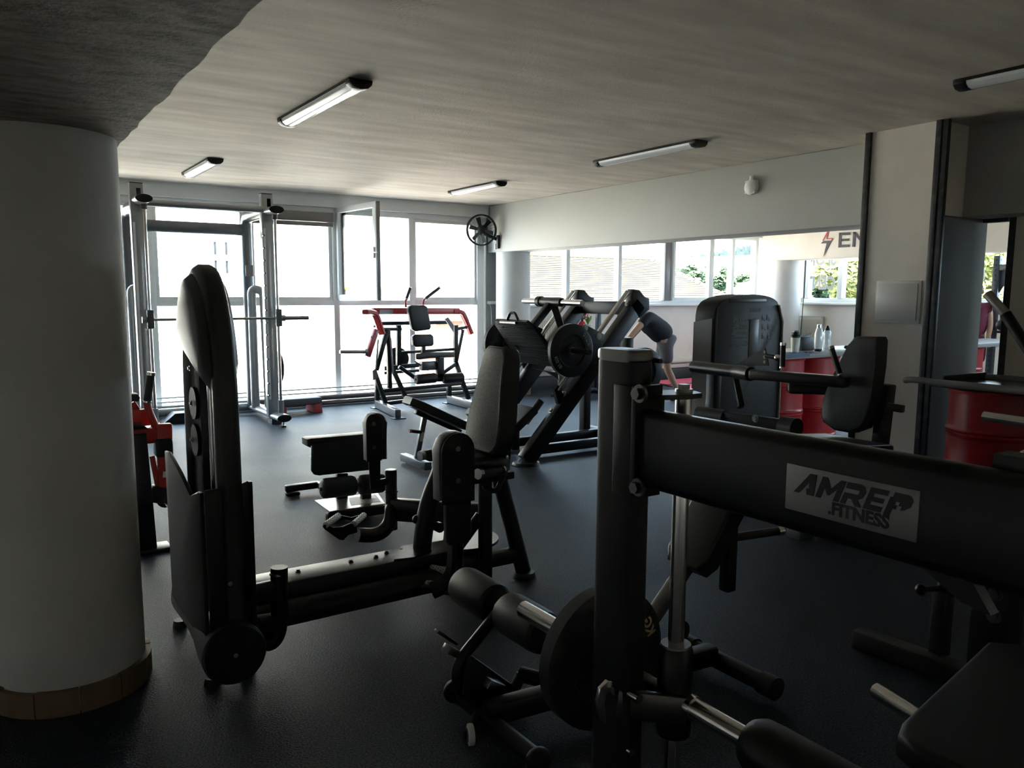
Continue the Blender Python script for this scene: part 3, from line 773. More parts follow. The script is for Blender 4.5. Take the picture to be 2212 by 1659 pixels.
# forest line on the hill
fr = thing('forest', 'blue green belt of forest along the ridge of the hill', 'forest', (150, 235, 20))
random.seed(4); vs, fs = [], []
for k in range(900):
    x = random.uniform(RDG[2].x, RDG[-1].x); y = random.uniform(226, 238); q = max(0, max(n_ for n_ in range(len(RDG) - 1) if RDG[n_].x <= x)); tt_ = (x - RDG[q].x) / (RDG[q + 1].x - RDG[q].x)
    ridge = RDG[q].z + (RDG[q + 1].z - RDG[q].z) * tt_ - (240 - y) * .12; hgt = random.uniform(2.6, 4.6); w = random.uniform(.9, 1.6); zb = ridge - random.uniform(.5, 5.5)
    i = len(vs); vs += [V((x - w, y, zb)), V((x + w, y, zb)), V((x + w * .2, y + 1.5, zb + hgt)), V((x - w * .3, y - 1, zb + hgt * .8)), V((x, y - w, zb))]
    fs += [(i, i + 4, i + 3), (i + 4, i + 1, i + 2), (i + 4, i + 2, i + 3), (i, i + 3, i + 2), (i, i + 2, i + 1)]
me = bpy.data.meshes.new('tree_belt'); me.from_pydata([v - V((150, 235, 20)) for v in vs], [], fs); me.materials.append(MATS['far_forest'])
o = bpy.data.objects.new('tree_belt', me); COL.objects.link(o); o.parent = fr; o['kind'] = 'stuff'
# ================================================================== HIP ABDUCTION MACHINE
def rounded_top(x0, x1, z0, z1, y, n=10):
    r = (x1 - x0) / 2; c = (x0 + x1) / 2
    return [V((x0, y, z0)), V((x1, y, z0))] + [V((c + r * math.cos(a), y, z1 - r + r * math.sin(a))) for a in [math.pi * i / n for i in range(n + 1)]]
def perforated_peg(parent, p, q, r):
    p, q = V(p), V(q); o = mesh_obj('foot_peg', B().cyl(p, q, r, n=18, bev=.003), 'perforated_steel', parent)
    d, s, u = frame_of(q - p); L = (q - p).length; hb = B()
    n = max(5, int(L / .014))
    for i in range(n):
        for k in range(5):
            a = math.pi * (.1 + .2 * k) + (.3 if i % 2 else 0); c = p + d * (L * (i + .5) / n); rd = s * math.cos(a) + u * math.sin(a)
            hb.cyl(c + rd * (r - .001), c + rd * (r + .0006), .0032, n=6)
    tag(mesh_obj('hole_pattern', hb, 'black_plastic', o), kind='stuff'); return o
ab = thing('hip_abduction_machine', 'black hip abduction machine with arched weight tower and grey backrest', 'gym machine', (1.5, 3.5, 0))
XT = 0.765
XA = .777
arch = [V((XA, 3.205, .22)), V((XA, 3.20, .7)), V((XA, 3.205, 1.12))] + arc((XA, 3.475, 1.12), -Y_, Z_, .27, 0, 180, 22, .505)[1:] + [V((XA, 3.75, .7)), V((XA, 3.76, .4))]
b = B(); w, h_ = .094, .075
prof = [(-w / 2 + .02, -h_ / 2), (w / 2 - .02, -h_ / 2), (w / 2, -h_ / 2 + .02), (w / 2, .005), (w / 2 - .008, h_ / 2 - .012), (w / 2 - .025, h_ / 2), (-w / 2 + .025, h_ / 2), (-w / 2 + .008, h_ / 2 - .012), (-w / 2, .005), (-w / 2, -h_ / 2 + .02)]
b.sweep(arch, prof, up=(0, -1, 0)); tw = mesh_obj('tower_frame', b, 'shroud_plastic', ab, ang=50)
for x, dx in ((.728, -.024), (.815, .022)):
    pl = [V((x, 3.235, 1.175)), V((x, 3.765, 1.335))] + [V((x, p.y, p.z)) for p in arc((XT, 3.485, 1.12), Y_, Z_, .295, 28, 166, 18, .505)]
    mesh_obj('top_cover', B().dome(pl, V((dx, 0, 0)), .75), 'shroud_plastic', ab, ang=60)
for y in (3.33, 3.41): mesh_obj('guide_rod', B().cyl((XT, y, .2), (XT, y, 1.3), .011, n=10), 'chrome', ab)
mesh_obj('cable', B().cyl((XT, 3.37, .6), (XT, 3.37, 1.3), .004, n=6), 'black_plastic', ab)
mesh_obj('back_plate', B().span((XT - .015, 3.53, .3), (XT + .03, 3.72, 1.36), .006), 'black_steel', ab)
pb_ = B()
for z in (1.08, 0.92): pb_.lathe((XT - .03, 3.60, z), X_, [(.07, 0), (.07, .012), (.055, .018), (.055, .03), (.07, .036), (.07, .048)], 24)
mesh_obj('pulley', pb_, 'black_matte', ab)
bb = B()
for y, z in ((3.60, 1.23), (3.60, 1.08), (3.62, .92)): bolt(bb, (XT - .033, y, z), -X_, .008, .01)
mesh_obj('bolt', bb, 'brushed_steel', ab)
st = B()
for k in range(12): st.span((XT - .05, 3.30, .16 + k * .042), (XT + .05, 3.53, .16 + k * .042 + .039), .003, 1)
mesh_obj('weight_stack', st, 'black_steel', ab)
for x, dx, zt in ((.672, -.016, 0), (.842, .016, .02)):
    pl = [V((x, 3.17, .16)), V((x, 3.84, .16)), V((x, 3.85, .84 + zt)), V((x, 3.76, .85 + zt)), V((x, 3.55, .80 + zt)), V((x, 3.34, .735 + zt)), V((x, 3.20, .79 + zt)), V((x, 3.165, .79 + zt))]
    mesh_obj('lower_shroud', B().prism(pl, (dx, 0, 0), .006, 2), 'black_matte', ab)
mesh_obj('front_shroud', B().span((.672, 3.150, .16), (.735, 3.172, .80), .008), 'black_plastic', ab)
b = B(); b.lathe((.752, 3.115, .138), Y_, [(.118, 0), (.125, .01), (.122, .1), (.10, .3), (.092, .5), (.098, .75), (.085, .82), (0, .82)], 30)
mesh_obj('base_tube', b, 'shroud_plastic', ab)
mesh_obj('end_cap', B().lathe((.752, 3.117, .138), -Y_, [(.120, 0), (.117, .008), (0, .009)], 30), 'black_plastic', ab)
bb = B(); bolt(bb, (.752, 3.107, .138), -Y_, .006, .006); bolt(bb, (.75, 3.143, .42), -Y_, .006, .006); mesh_obj('bolt', bb, 'brushed_steel', ab)
for x, y in ((.68, 3.20), (.82, 3.22), (.69, 3.87), (.82, 3.87)): mesh_obj('foot', B().cyl((x, y, 0), (x, y, .03), .035, .028, n=16), 'foam_rubber', ab)
# rail and front bumper
mesh_obj('rail', B().span((.84, 3.46, .13), (1.98, 3.65, .262), .01), 'black_steel', ab)
mesh_obj('rail_tube', B().cyl((.84, 3.40, .145), (1.95, 3.42, .145), .058, n=20), 'black_steel', ab)
bb = B()
for x in (1.16, 1.42, 1.55, 1.62, 1.70): bolt(bb, (x, 3.57 if x < 1.6 else 3.60, .262), Z_, .008, .012)
mesh_obj('bolt', bb, 'black_plastic', ab)
mesh_obj('pivot_plate', B().prism([(1.60, 3.47, .263), (1.70, 3.45, .263), (1.82, 3.50, .263), (1.82, 3.64, .263), (1.72, 3.64, .263)], (0, 0, .008)), 'black_satin', ab)
pz_ = V((.985, 3.30, 0))
mesh_obj('bumper_post', B().tube(smooth_path([at_y(*q, 3.30) for q in ((603, 1225), (603, 1290), (603, 1345), (594, 1378), (577, 1388), (558, 1372), (540, 1340))], 4), .036, 16), 'black_steel', ab)
mesh_obj('bumper_cap', B().lathe(pz_ + Z_ * .366, Z_, [(.036, 0), (.034, .008), (.02, .012), (0, .012)], 20), 'dull_steel', ab)
mesh_obj('bumper_arm', B().beam((.83, 3.30, .305), (.985, 3.30, .31), .05, .07, .015), 'black_steel', ab)
mesh_obj('bumper_arm', B().beam((.83, 3.33, .155), (.985, 3.31, .155), .05, .08, .015), 'black_steel', ab)
mesh_obj('roller_wheel', B().lathe((.90, 3.62, .27), X_, [(.07, -.02), (.078, -.01), (.078, .01), (.07, .02)], 26), 'black_plastic', ab)
# seat side
mesh_obj('front_leg', B().tube(smooth_path([at_y(*q, 3.58) for q in ((908, 1225), (915, 1150), (926, 1090), (942, 1045), (962, 1010))] + [V((2.06, 3.60, .60))], 5), .048, 16), 'black_steel', ab)
mesh_obj('pivot_post', B().cyl((2.135, 3.50, .06), (2.135, 3.50, .62), .037, n=18).lathe((2.135, 3.50, .60), Z_, [(.047, 0), (.047, .03), (.03, .04), (0, .04)], 18), 'black_steel', ab)
mesh_obj('rear_leg', B().tube([(2.27, 3.60, .62), (2.415, 3.555, .03)], .043, 16), 'black_steel', ab)
mesh_obj('foot', B().cyl((2.42, 3.553, 0), (2.42, 3.553, .03), .066, .058, n=24, bev=.006), 'foam_rubber', ab)
mesh_obj('base_bar', B().beam((1.9, 3.60, .12), (2.41, 3.56, .135), .07, .085, .02), 'black_steel', ab)
mesh_obj('brace', B().tube([(2.12, 3.52, .40), (1.97, 3.56, .20)], .03, 12), 'black_steel', ab)
mesh_obj('counterweight_disc', B().cyl((2.16, 3.80, .185), (2.16, 3.80, .20), .21, n=36), 'dull_steel', ab)
mesh_obj('disc_hub', B().cyl((2.16, 3.80, .06), (2.16, 3.80, .185), .16, n=28), 'black_plastic', ab)
mesh_obj('gas_spring', B().cyl((2.02, 3.72, .2), (2.03, 3.68, .47), .018, n=12).cyl((2.03, 3.68, .30), (2.04, 3.67, .46), .028, n=12), 'black_plastic', ab)
ak = B(); p = at_y(900, 1122, 3.60); q = at_y(945, 1137, 3.52); ak.cyl(p, q, .012, n=10).ball(p, .024).cyl(q, q + V((.0, -.03, 0)), .026, n=14); mesh_obj('adjust_knob', ak, 'black_plastic', ab)
mesh_obj('seat_pan', B().span((1.98, 3.44, .59), (2.28, 3.72, .63), .008), 'black_steel', ab)
sc_ = B(); sc_.prism([(1.93, 3.47, .63), (1.96, 3.42, .63), (2.20, 3.40, .63), (2.24, 3.43, .63), (2.24, 3.72, .63), (2.20, 3.75, .63), (1.96, 3.73, .63), (1.93, 3.69, .63)], (0, 0, .10), .028, 4)
mesh_obj('seat', sc_, 'black_vinyl', ab)
# backrest, leaning back
bo, bu, bn = V((2.115, 3.535, .735)), V((.185, 0, .983)).normalized(), V((.983, 0, -.185)).normalized()
hw = [(0, .11), (.015, .142), (.05, .163), (.12, .165), (.22, .152), (.32, .130), (.42, .118), (.50, .114), (.535, .10), (.555, .075)]
ol = [bo + bu * h - Y_ * w for h, w in hw] + [bo + bu * h + Y_ * w for h, w in hw[::-1]]
mesh_obj('backrest', B().prism(ol, bn * .10, .018, 4), 'black_vinyl', ab)
ol2 = [bo + bu * (.012 + h * .955) - Y_ * (w - .011) - bn * .004 for h, w in hw] + [bo + bu * (.012 + h * .955) + Y_ * (w - .011) - bn * .004 for h, w in hw[::-1]]
mesh_obj('backrest_panel', B().prism(ol2, bn * .012, .003, 2), 'grey_vinyl', ab)
mesh_obj('backrest_post', B().beam((2.27, 3.55, .58), (2.30, 3.55, .92), .07, .05, .008), 'black_steel', ab)
# grips beside the seat
def grip(parent, p, q, r=.017, tip=.02, m='black_vinyl'):
    p, q = V(p), V(q); d = (q - p).normalized(); o = mesh_obj('hand_grip', B().cyl(p + d * tip, q, r, n=16), m, parent)
    mesh_obj('grip_tip', B().cyl(p, p + d * tip, r * 1.12, n=16, bev=.002).cyl(q, q + d * tip * .5, r * 1.1, n=16), 'chrome', o); return o
g0, g1 = at_y(1032, 1024, 3.34), at_y(1083, 1016, 3.40)
grip(ab, g0, g1, .024, .024)
mesh_obj('grip_bar', B().tube(fillet([g1, g1 + V((.05, .03, 0)), at_y(1072, 1064, 3.42), at_y(1045, 1052, 3.46), (2.14, 3.50, .56)], .03), .014, 10), 'black_steel', ab)
g0, g1 = at_y(907, 985, 3.84), at_y(955, 975, 3.86)
grip(ab, g0, g1, .024, .024)
mesh_obj('grip_bar', B().tube(fillet([g1, g1 + V((.12, 0, 0)), (2.14, 3.72, .60)], .03), .014, 10), 'black_steel', ab)
# near swing arm
ky = 3.19
mesh_obj('knee_plate', B().prism(rounded_top(1.715, 1.888, .585, .915, ky), (0, .006, 0)), 'black_steel', ab)
mesh_obj('knee_pad', B().prism(rounded_top(1.712, 1.886, .60, .918, ky + .007), (0, .085, 0), .014, 3), 'black_vinyl', ab)
bb = B(); bolt(bb, (1.80, ky, .84), -Y_, .008, .006); bolt(bb, (1.80, ky, .69), -Y_, .008, .006); mesh_obj('bolt', bb, 'dull_steel', ab)
mesh_obj('swing_arm', B().prism([(1.735, ky, .60), (1.87, ky, .60), (1.87, ky, .40), (1.845, ky, .385), (1.76, ky, .385), (1.738, ky, .41)], (0, .03, 0), .005), 'black_steel', ab)
mesh_obj('swing_arm_tube', B().rtube(smooth_path([(1.805, ky + .04, .46), (1.81, ky + .05, .30), (1.80, ky + .07, .21), (1.76, ky + .10, .16), (1.72, ky + .12, .14)], 4), .06, .075, up=(0, 1, 0)), 'black_steel', ab)
pk = B(); pk.prism([at_z(897, 1262, .15), at_z(905, 1250, .17), at_z(918, 1250, .17), at_z(925, 1232, .2), at_z(935, 1222, .21), at_z(940, 1228, .2), at_z(930, 1262, .13), at_z(912, 1282, .09), at_z(900, 1275, .11)], (.012, .018, 0)); mesh_obj('peg_bracket', pk, 'black_steel', ab)
perforated_peg(ab, at_z(932, 1227, .20), at_z(990, 1238, .20), .018)
perforated_peg(ab, at_z(905, 1259, .155), at_z(968, 1266, .155), .019)
mesh_obj('peg_bar', B().cyl(at_z(903, 1268, .14), at_z(975, 1278, .14), .02, n=12), 'black_steel', ab)
# far swing arm
fy_ = 4.20
kp = [at_y(791.5, 1040, fy_), at_y(823, 1040, fy_)]
x0, x1 = at_y(791.5, 950, fy_).x, at_y(824, 950, fy_).x
mesh_obj('knee_plate', B().prism(rounded_top(x0, x1, .60, .872, fy_), (0, .006, 0)).prism([(x0 + .012, fy_, .60), (x1 - .008, fy_, .60), (x1 - .012, fy_, .44), (x0 + .02, fy_, .44)], (0, .006, 0)), 'black_steel', ab)
mesh_obj('knee_pad', B().prism(rounded_top(x0 + .015, x1 + .04, .60, .874, fy_ + .007), (0.0, .085, 0), .014, 3), 'black_vinyl', ab)
bb = B(); xm = (x0 + x1) / 2; bolt(bb, (xm, fy_, .815), -Y_, .008, .008); bolt(bb, (xm, fy_, .68), -Y_, .008, .008); mesh_obj('bolt', bb, 'dull_steel', ab)
pc = at_y(845, 1060, fy_ + .02)
mesh_obj('swing_post', B().cyl((pc.x, pc.y, .18), (pc.x, pc.y, .53), .034, n=18).lathe((pc.x, pc.y, .40), Z_, [(.036, 0), (.042, .005), (.036, .01)], 18), 'black_steel', ab)
mesh_obj('post_cap', B().lathe((pc.x, pc.y, .53), Z_, [(.034, 0), (.03, .006), (0, .007)], 18), 'dull_steel', ab)
mesh_obj('post_link', B().beam((x1 - .04, fy_, .47), (pc.x, pc.y, .47), .03, .04, .006), 'black_steel', ab)
mesh_obj('swing_arm', B().beam((pc.x, pc.y, .30), (2.24, 3.70, .34), .06, .13, .012), 'black_steel', ab)
cp = [V((pc.x, pc.y, .30))] + [at_y(*q, fy_) for q in ((847, 1100), (842, 1128), (826, 1148), (803, 1156), (772, 1155))]
mesh_obj('swing_arm_tube', B().tube(smooth_path(cp, 4), .042, 14), 'black_steel', ab)
fb = B(); fb.prism([at_y(*q, fy_ - .02) for q in ((697, 1137), (703, 1133), (720, 1140), (740, 1138), (757, 1131), (770, 1134), (772, 1150), (752, 1156), (742, 1167), (733, 1166), (702, 1144))], (0, .012, 0)); fb.prism([at_y(*q, fy_ + .10) for q in ((735, 1113), (760, 1118), (780, 1112), (790, 1112), (790, 1122), (760, 1126), (735, 1120))], (0, .01, 0)); mesh_obj('peg_bracket', fb, 'black_steel', ab)
perforated_peg(ab, at_y(704, 1134, fy_ - .02), at_y(731, 1114, fy_ + .10), .018)
perforated_peg(ab, at_y(764, 1132, fy_ - .02), at_y(786, 1113, fy_ + .10), .018)

# ================================================================== SISSY SQUAT BENCH
sq = thing('sissy_squat_bench', 'low black squat bench with wide calf pad, foam rollers and steel footplate', 'gym bench', (2.15, 5.5, 0))
YQ = 5.42
def pq(px, py, y=YQ): return at_y(px, py, y)
cpad = [pq(675, 951), pq(800, 940), pq(806, 1012), pq(800, 1016), pq(690, 1028), pq(680, 1026), pq(674, 1018)]
mesh_obj('calf_pad', B().prism(cpad, (0, .035, 0), .012, 3), 'black_vinyl', sq)
mesh_obj('pad_lip', B().prism([pq(664, 950), pq(672, 948), pq(800, 937), pq(804, 944), pq(674, 957), pq(672, 968), pq(665, 964)], (.0, .13, .0), .012, 3), 'black_vinyl', sq)
for a, c in (((694, 1056), (768, 1048)), ((774, 1048), (830, 1042))):
    p, q = pq(*a, YQ - .10), pq(*c, YQ - .10); d = (q - p).normalized()
    mesh_obj('foam_roller', B().lathe(p, d, [(.05, 0), (.068, .012), (.072, .03), (.072, (q - p).length - .03), (.066, (q - p).length - .01), (.05, (q - p).length)], 22), 'foam_rubber', sq)
mesh_obj('roller_bar', B().cyl(pq(690, 1057, YQ - .10), pq(834, 1041, YQ - .10), .014, n=10), 'black_steel', sq)
mesh_obj('roller_post', B().beam(pq(790, 1100, YQ - .08), pq(790, 1045, YQ - .08), .05, .07, .006), 'black_steel', sq)
mesh_obj('pad_post', B().beam(pq(738, 1106, YQ + .02), pq(738, 1022, YQ + .02), .05, .08, .006), 'black_steel', sq)
fp = [at_z(680, 1083, .07), at_z(712, 1107, .07), at_z(832, 1090, .07), at_z(815, 1066, .07)]
mesh_obj('footplate', B().prism(fp, (0, 0, .008)), 'brushed_steel', sq)
stp = [fp[1].lerp(fp[2], .42).lerp(fp[0].lerp(fp[3], .42), .2), fp[1].lerp(fp[2], .95).lerp(fp[0].lerp(fp[3], .95), .2), fp[1].lerp(fp[2], .95).lerp(fp[0].lerp(fp[3], .95), .85), fp[1].lerp(fp[2], .5).lerp(fp[0].lerp(fp[3], .5), .85)]
mesh_obj('instruction_sticker', B().prism([p + Z_ * .0085 for p in stp], (0, 0, .001)), 'caution_sticker', sq)
rp = [stp[0].lerp(stp[1], .6).lerp(stp[3].lerp(stp[2], .6), .4), stp[0].lerp(stp[1], .9).lerp(stp[3].lerp(stp[2], .9), .5), stp[0].lerp(stp[1], .8).lerp(stp[3].lerp(stp[2], .8), .85)]
mesh_obj('red_print', B().prism([p + Z_ * .01 for p in rp], (0, 0, .0006)), 'sign_red', sq)
mesh_obj('cross_foot', B().beam(at_z(706, 1118, .035), at_z(838, 1098, .035), .06, .06, .008), 'black_steel', sq)
mesh_obj('rear_leg', B().beam(at_z(616, 1056, .05), at_z(690, 1046, .06), .06, .05, .008).beam(at_z(690, 1046, .06), at_z(745, 1080, .05), .06, .05, .008), 'black_steel', sq)
mesh_obj('foot', B().box(at_z(632, 1066, .012), (.10, .07, .024), .006), 'foam_rubber', sq)
# ================================================================== SILVER SMITH RACK AT THE WINDOW
sm = thing('smith_rack', 'tall silver grey smith rack with chrome guide rods standing at the window', 'gym rack', (2.1, 9.6, 0))
YU = 9.5
def ell_prof(a, b_, n=20): return [(a * math.cos(2 * math.pi * i / n), b_ * math.sin(2 * math.pi * i / n)) for i in range(n)]
def upright(xt, yt, xb, yb, side):
    t, bt = at_y(xt, yt, YU), at_y(xb, yb, YU); x = (t.x + bt.x) / 2
    mesh_obj('upright', B().span((x - .065, YU - .05, .10), (x + .065, YU + .05, t.z), .008), 'silver_paint', sm)
    mesh_obj('upright_cap', B().span((x - .066, YU - .051, t.z), (x + .066, YU + .051, t.z + .008), .003), 'black_plastic', sm)
    br = B(); br.span((x + .0, YU - .056, t.z - .14), (x + .04, YU - .05, t.z - .05)); mesh_obj('top_bracket', br, 'black_plastic', sm)
    zt = at_y(xt, yt + 37, YU).z
    # elliptical tubes reaching forward at head and foot
    for z, y0, y1 in ((zt, YU + .04, YU - .30), (.105, 10.45, 9.16)):
        o = mesh_obj('side_tube', B().sweep([(x + .03, y0, z), (x + .03, y1, z)], ell_prof(.085, .045)), 'silver_paint', sm)
        mesh_obj('end_cap', B().sweep([(x + .03, y1, z), (x + .03, y1 - .006, z)], ell_prof(.082, .042)), 'black_plastic', o)
    mesh_obj('levelling_foot', B().cyl((x + .03, 9.20, 0), (x + .03, 9.20, .02), .032, n=14).cyl((x + .03, 9.20, .02), (x + .03, 9.20, .07), .008, n=8), 'dull_steel', sm)
    mesh_obj('foot_block', B().span((x - .03, 9.45, 0), (x + .09, 9.62, .06), .004), 'grey_paint', sm)
    rx = x + .05; ry = YU - .16
    mesh_obj('guide_rod', B().cyl((rx, ry, .14), (rx, ry, zt), .017, n=14), 'chrome', sm)
    mesh_obj('rod_socket', B().cyl((rx, ry, .12), (rx, ry, .30), .034, n=16), 'silver_paint', sm)
    mesh_obj('rod_collar', B().cyl((rx, ry, zt - .10), (rx, ry, zt - .03), .032, n=16), 'dull_steel', sm)
    sb = B()
    for k in range(14): z = .35 + k * .142; sb.cyl((x + .06 if side < 0 else x - .06, YU - .09, z), (x + .06 if side < 0 else x - .06, YU - .05, z), .011, n=8)
    mesh_obj('stud', sb, 'dull_steel', sm)
    mesh_obj('stud_strip', B().span((x - .055, YU - .058, .3), (x - .03, YU - .05, 2.28), 0), 'light_plastic', sm)
    cb = B(); cb.span((rx - .035, ry - .045, 1.16), (rx + .035, ry + .045, 1.36), .008); mesh_obj('bar_carriage', cb, 'grey_paint', sm)
    return x, rx, ry, t.z, zt
xl, rxl, ryl, ztl, zl2 = upright(288, 396, 322, 880, -1)
xr, rxr, ryr, ztr, zr2 = upright(574, 420, 589, 895, 1)
mesh_obj('top_bar', B().cyl((xl + .03, YU - .05, zl2 - .02), (xr, YU - .05, zl2 - .02), .038, n=18), 'silver_paint', sm)
YRr = 10.35
a, c = at_y(306, 487, YRr), at_y(532, 497, YRr)
mesh_obj('rear_bar', B().sweep([(a.x - .15, YRr, (a.z + c.z) / 2), (c.x, YRr, (a.z + c.z) / 2)], ell_prof(.06, .07)), 'grey_paint', sm)
for x, m in ((at_y(537, 650, YRr).x, 1), (at_y(283, 650, YRr).x, -1)):
    zt = at_y(537, 465, YRr).z
    mesh_obj('rear_column', B().sweep(fillet([(x, YRr, .12), (x, YRr, zl2 - .03), (x + .05, YU + .06, zl2 - .02)], .16), ell_prof(.065, .075)), 'grey_paint', sm)
    z1 = at_y(545, 628, YRr - .25).z
    mesh_obj('storage_tower', B().sweep(fillet([(x + .12, YRr - .30, .12), (x + .10, YRr - .30, z1), (x - .02, YRr - .22, z1 + .03), (x - .02, YRr - .22, .12)], .10), ell_prof(.05, .055)), 'silver_paint', sm)
    mesh_obj('storage_peg', B().cyl((x + .12, YRr - .45, .62 if m > 0 else .5), (x + .12, YRr - .2, .62 if m > 0 else .5), .024, n=12), 'chrome', sm)
xs = at_y(537, 650, YRr).x
mesh_obj('badge', B().span((xs - .045, YRr - .085, at_y(537, 597, YRr).z), (xs + .045, YRr - .076, at_y(537, 573, YRr).z)), 'alu_dark', sm)
mesh_obj('rear_stretcher', B().cyl((xl, 10.42, .10), (xr, 10.42, .10), .05, n=16), 'silver_paint', sm)
zb_ = 1.255
be = at_y(667, 722, ryr); bs = at_y(282, 730, ryr)
bar = thing('smith_bar', 'long steel bar resting across the silver smith rack', 'barbell', ((xl + xr) / 2, ryr, zb_))
mesh_obj('shaft', B().cyl((rxl - .04, ryr, zb_), (rxr + .04, ryr, zb_), .015, n=14), 'brushed_steel', bar)
mesh_obj('sleeve', B().cyl((rxr + .06, ryr, zb_), (be.x, ryr, zb_), .024, n=16).cyl((rxr + .04, ryr, zb_), (rxr + .08, ryr, zb_), .036, n=16), 'brushed_steel', bar)
mesh_obj('sleeve', B().cyl((rxl - .06, ryr, zb_), (2 * rxl + xr - xl - be.x + .35, ryr, zb_), .024, n=16).cyl((rxl - .04, ryr, zb_), (rxl - .08, ryr, zb_), .036, n=16), 'brushed_steel', bar)
def plate(name, label, c, axis, r, w, parent=None, group=None, txt=None, m='foam_rubber', hole=.03):
    """grooved weight plate, face towards +axis"""
    c, axis = V(c), V(axis).normalized(); t = thing(name, label, 'weight plate', c - Z_ * r, group)
    mesh_obj('disc', B().lathe(c - axis * w / 2, axis, [(hole, 0), (r * .25, 0), (r * .27, w * .15), (r * .58, w * .15), (r * .62, 0), (r * .94, 0), (r, w * .12), (r, w * .88), (r * .94, w), (r * .62, w), (r * .58, w * .8), (r * .27, w * .8), (r * .25, w), (hole, w)], 48), m, t)
    mesh_obj('hub', B().lathe(c - axis * w / 2, axis, [(hole * .9, -.002), (hole * 1.25, -.002), (hole * 1.25, w + .002), (hole * .9, w + .002)], 24), 'dull_steel', t)
    if txt:
        for (s, ang, size, mm) in txt:
            _, sx, ux = frame_of(axis); sx = -sx if False else sx
            rd = sx * math.cos(ang) + ux * math.sin(ang); tx = axis.cross(rd)
            me = text_mesh(s, size, size * .03, .0008, align='CENTER'); me2 = B(); me2.add_mesh(me, basis(c + axis * (w / 2 + .0006) + rd * r * .72, tx, -rd if False else rd)); mesh_obj('plate_lettering', me2, mm, t)
    return t
plate('weight_plate', 'dark plate stored on the right rear peg of the silver rack', (xs + .24, YRr - .32, .62), X_, .20, .05)

# ================================================================== AEROBIC STEP
c1 = at_z(688, 887, 0)
st = thing('aerobic_step', 'grey aerobic step with red feet on the floor under the window', 'step platform', (c1.x - .5, 10.2, 0))
mesh_obj('deck', B().prism([(c1.x - .60, 10.08, .11), (c1.x - .07, 10.08, .11), (c1.x, 10.12, .11), (c1.x, 10.42, .11), (c1.x - .07, 10.46, .11), (c1.x - .60, 10.46, .11)], (0, 0, .09), .02, 3), 'grey_step', st)
for k, x in enumerate((c1.x - .17, c1.x - .64)): mesh_obj('riser_foot', B().prism([(x + .06, 10.09, .0), (x + .17, 10.09, 0), (x + .165, 10.11, .115), (x + .065, 10.11, .115)], (0, .34, 0), .012, 2), 'red_step', st)
# small black floor block by the rack
p = at_z(378, 915, 0)
solo('floor_block', B().prism([(p.x - .14, p.y, 0), (p.x + .16, p.y, 0), (p.x + .16, p.y, .12), (p.x + .01, p.y, .12)], (0, .22, 0), .01, 2), 'black_plastic', 'small black wedge block on the floor behind the weight tower', 'wedge block', (p.x, p.y + .1, 0))

# ================================================================== RED LEVER MACHINE AT THE WINDOW
rm = thing('lever_ab_machine', 'black and red lever machine with two back pads and foam rollers by the window', 'gym machine', (5.05, 9.8, 0))
def R(px, py, y): return at_y(px, py, y)
yb, yf = 10.25, 9.35
# base rails
for (pf, x) in (((850, 899), 0), ((1030, 880), 1)):
    if x == 0: a, c = at_z(815, 872, .06), at_z(860, 894, .06)
    else: a, c = at_z(970, 862, .06), at_z(1030, 880, .06)
    c = V((a.x - .05, c.y, .06)) if x else c
    mesh_obj('base_rail', B().beam(a, c, .075, .10, .006), 'grey_paint', rm)
    for q in (a, c): mesh_obj('foot_plate', B().box((q.x, q.y, .006), (.16, .12, .012), .003), 'black_steel', rm)
    mesh_obj('rear_post', B().beam((a.x, a.y, .06), (a.x, a.y, .42), .06, .06, .006), 'black_steel', rm)
# A-frame on the left
YA = 9.75
def bm(name, p, q, w=.055, h=.055, m='black_steel', y=YA, y2=None):
    return mesh_obj(name, B().beam(R(*p, y), R(*q, y if y2 is None else y2), w, h, .006), m, rm)
bm('frame_leg', (808, 800), (833, 872)); bm('frame_leg', (845, 790), (878, 862))
bm('foot_bar', (830, 872), (878, 866), .05, .05); bm('cross_bar', (824, 844), (872, 839), .045, .045)
bm('frame_strut', (836, 712), (812, 800), .06, .06); bm('frame_strut', (838, 712), (842, 838), .055, .055)
bm('inner_post', (861, 702), (861, 790), .06, .06, y=9.85); bm('inner_post', (984, 702), (984, 792), .06, .06, y=10.0)
bm('outer_strut', (1000, 712), (984, 790), .04, .04, y=10.0); bm('frame_leg', (984, 782), (1012, 862), .06, .06, y=10.0)
bm('seat_strut', (862, 792), (902, 820), .05, .05, y=9.75); bm('seat_strut', (984, 786), (950, 810), .05, .05, y=9.85)
bm('cross_bar', (822, 845), (1000, 828), .05, .05, y=9.85, y2=10.0)
bm('upper_bar', (820, 699), (972, 696), .05, .05, y=9.95, y2=10.05); bm('middle_bar', (862, 762), (984, 754), .04, .04, y=9.95, y2=10.05); bm('lower_bar', (830, 796), (905, 788), .05, .06, y=10.0); bm('lower_bar', (830, 806), (905, 800), .04, .04, y=10.1)
mesh_obj('pivot_shaft', B().cyl(R(826, 711, 9.72), R(866, 711, 9.86), .022, n=12), 'black_steel', rm); mesh_obj('pivot_shaft', B().cyl(R(984, 711, 10.0), R(1008, 707, 10.1), .022, n=12), 'black_steel', rm)
mesh_obj('lug_plate', B().prism([R(962, 690, 9.9), R(968, 686, 9.9), R(980, 702, 9.9), R(980, 718, 9.9)], (.0, .02, .0)), 'grey_paint', rm)
for p, q in (((817, 733), (812, 795)), ((844, 730), (849, 808))): mesh_obj('link_rod', B().cyl(R(*p, 9.7), R(*q, 9.7), .012, n=10), 'brushed_steel', rm)
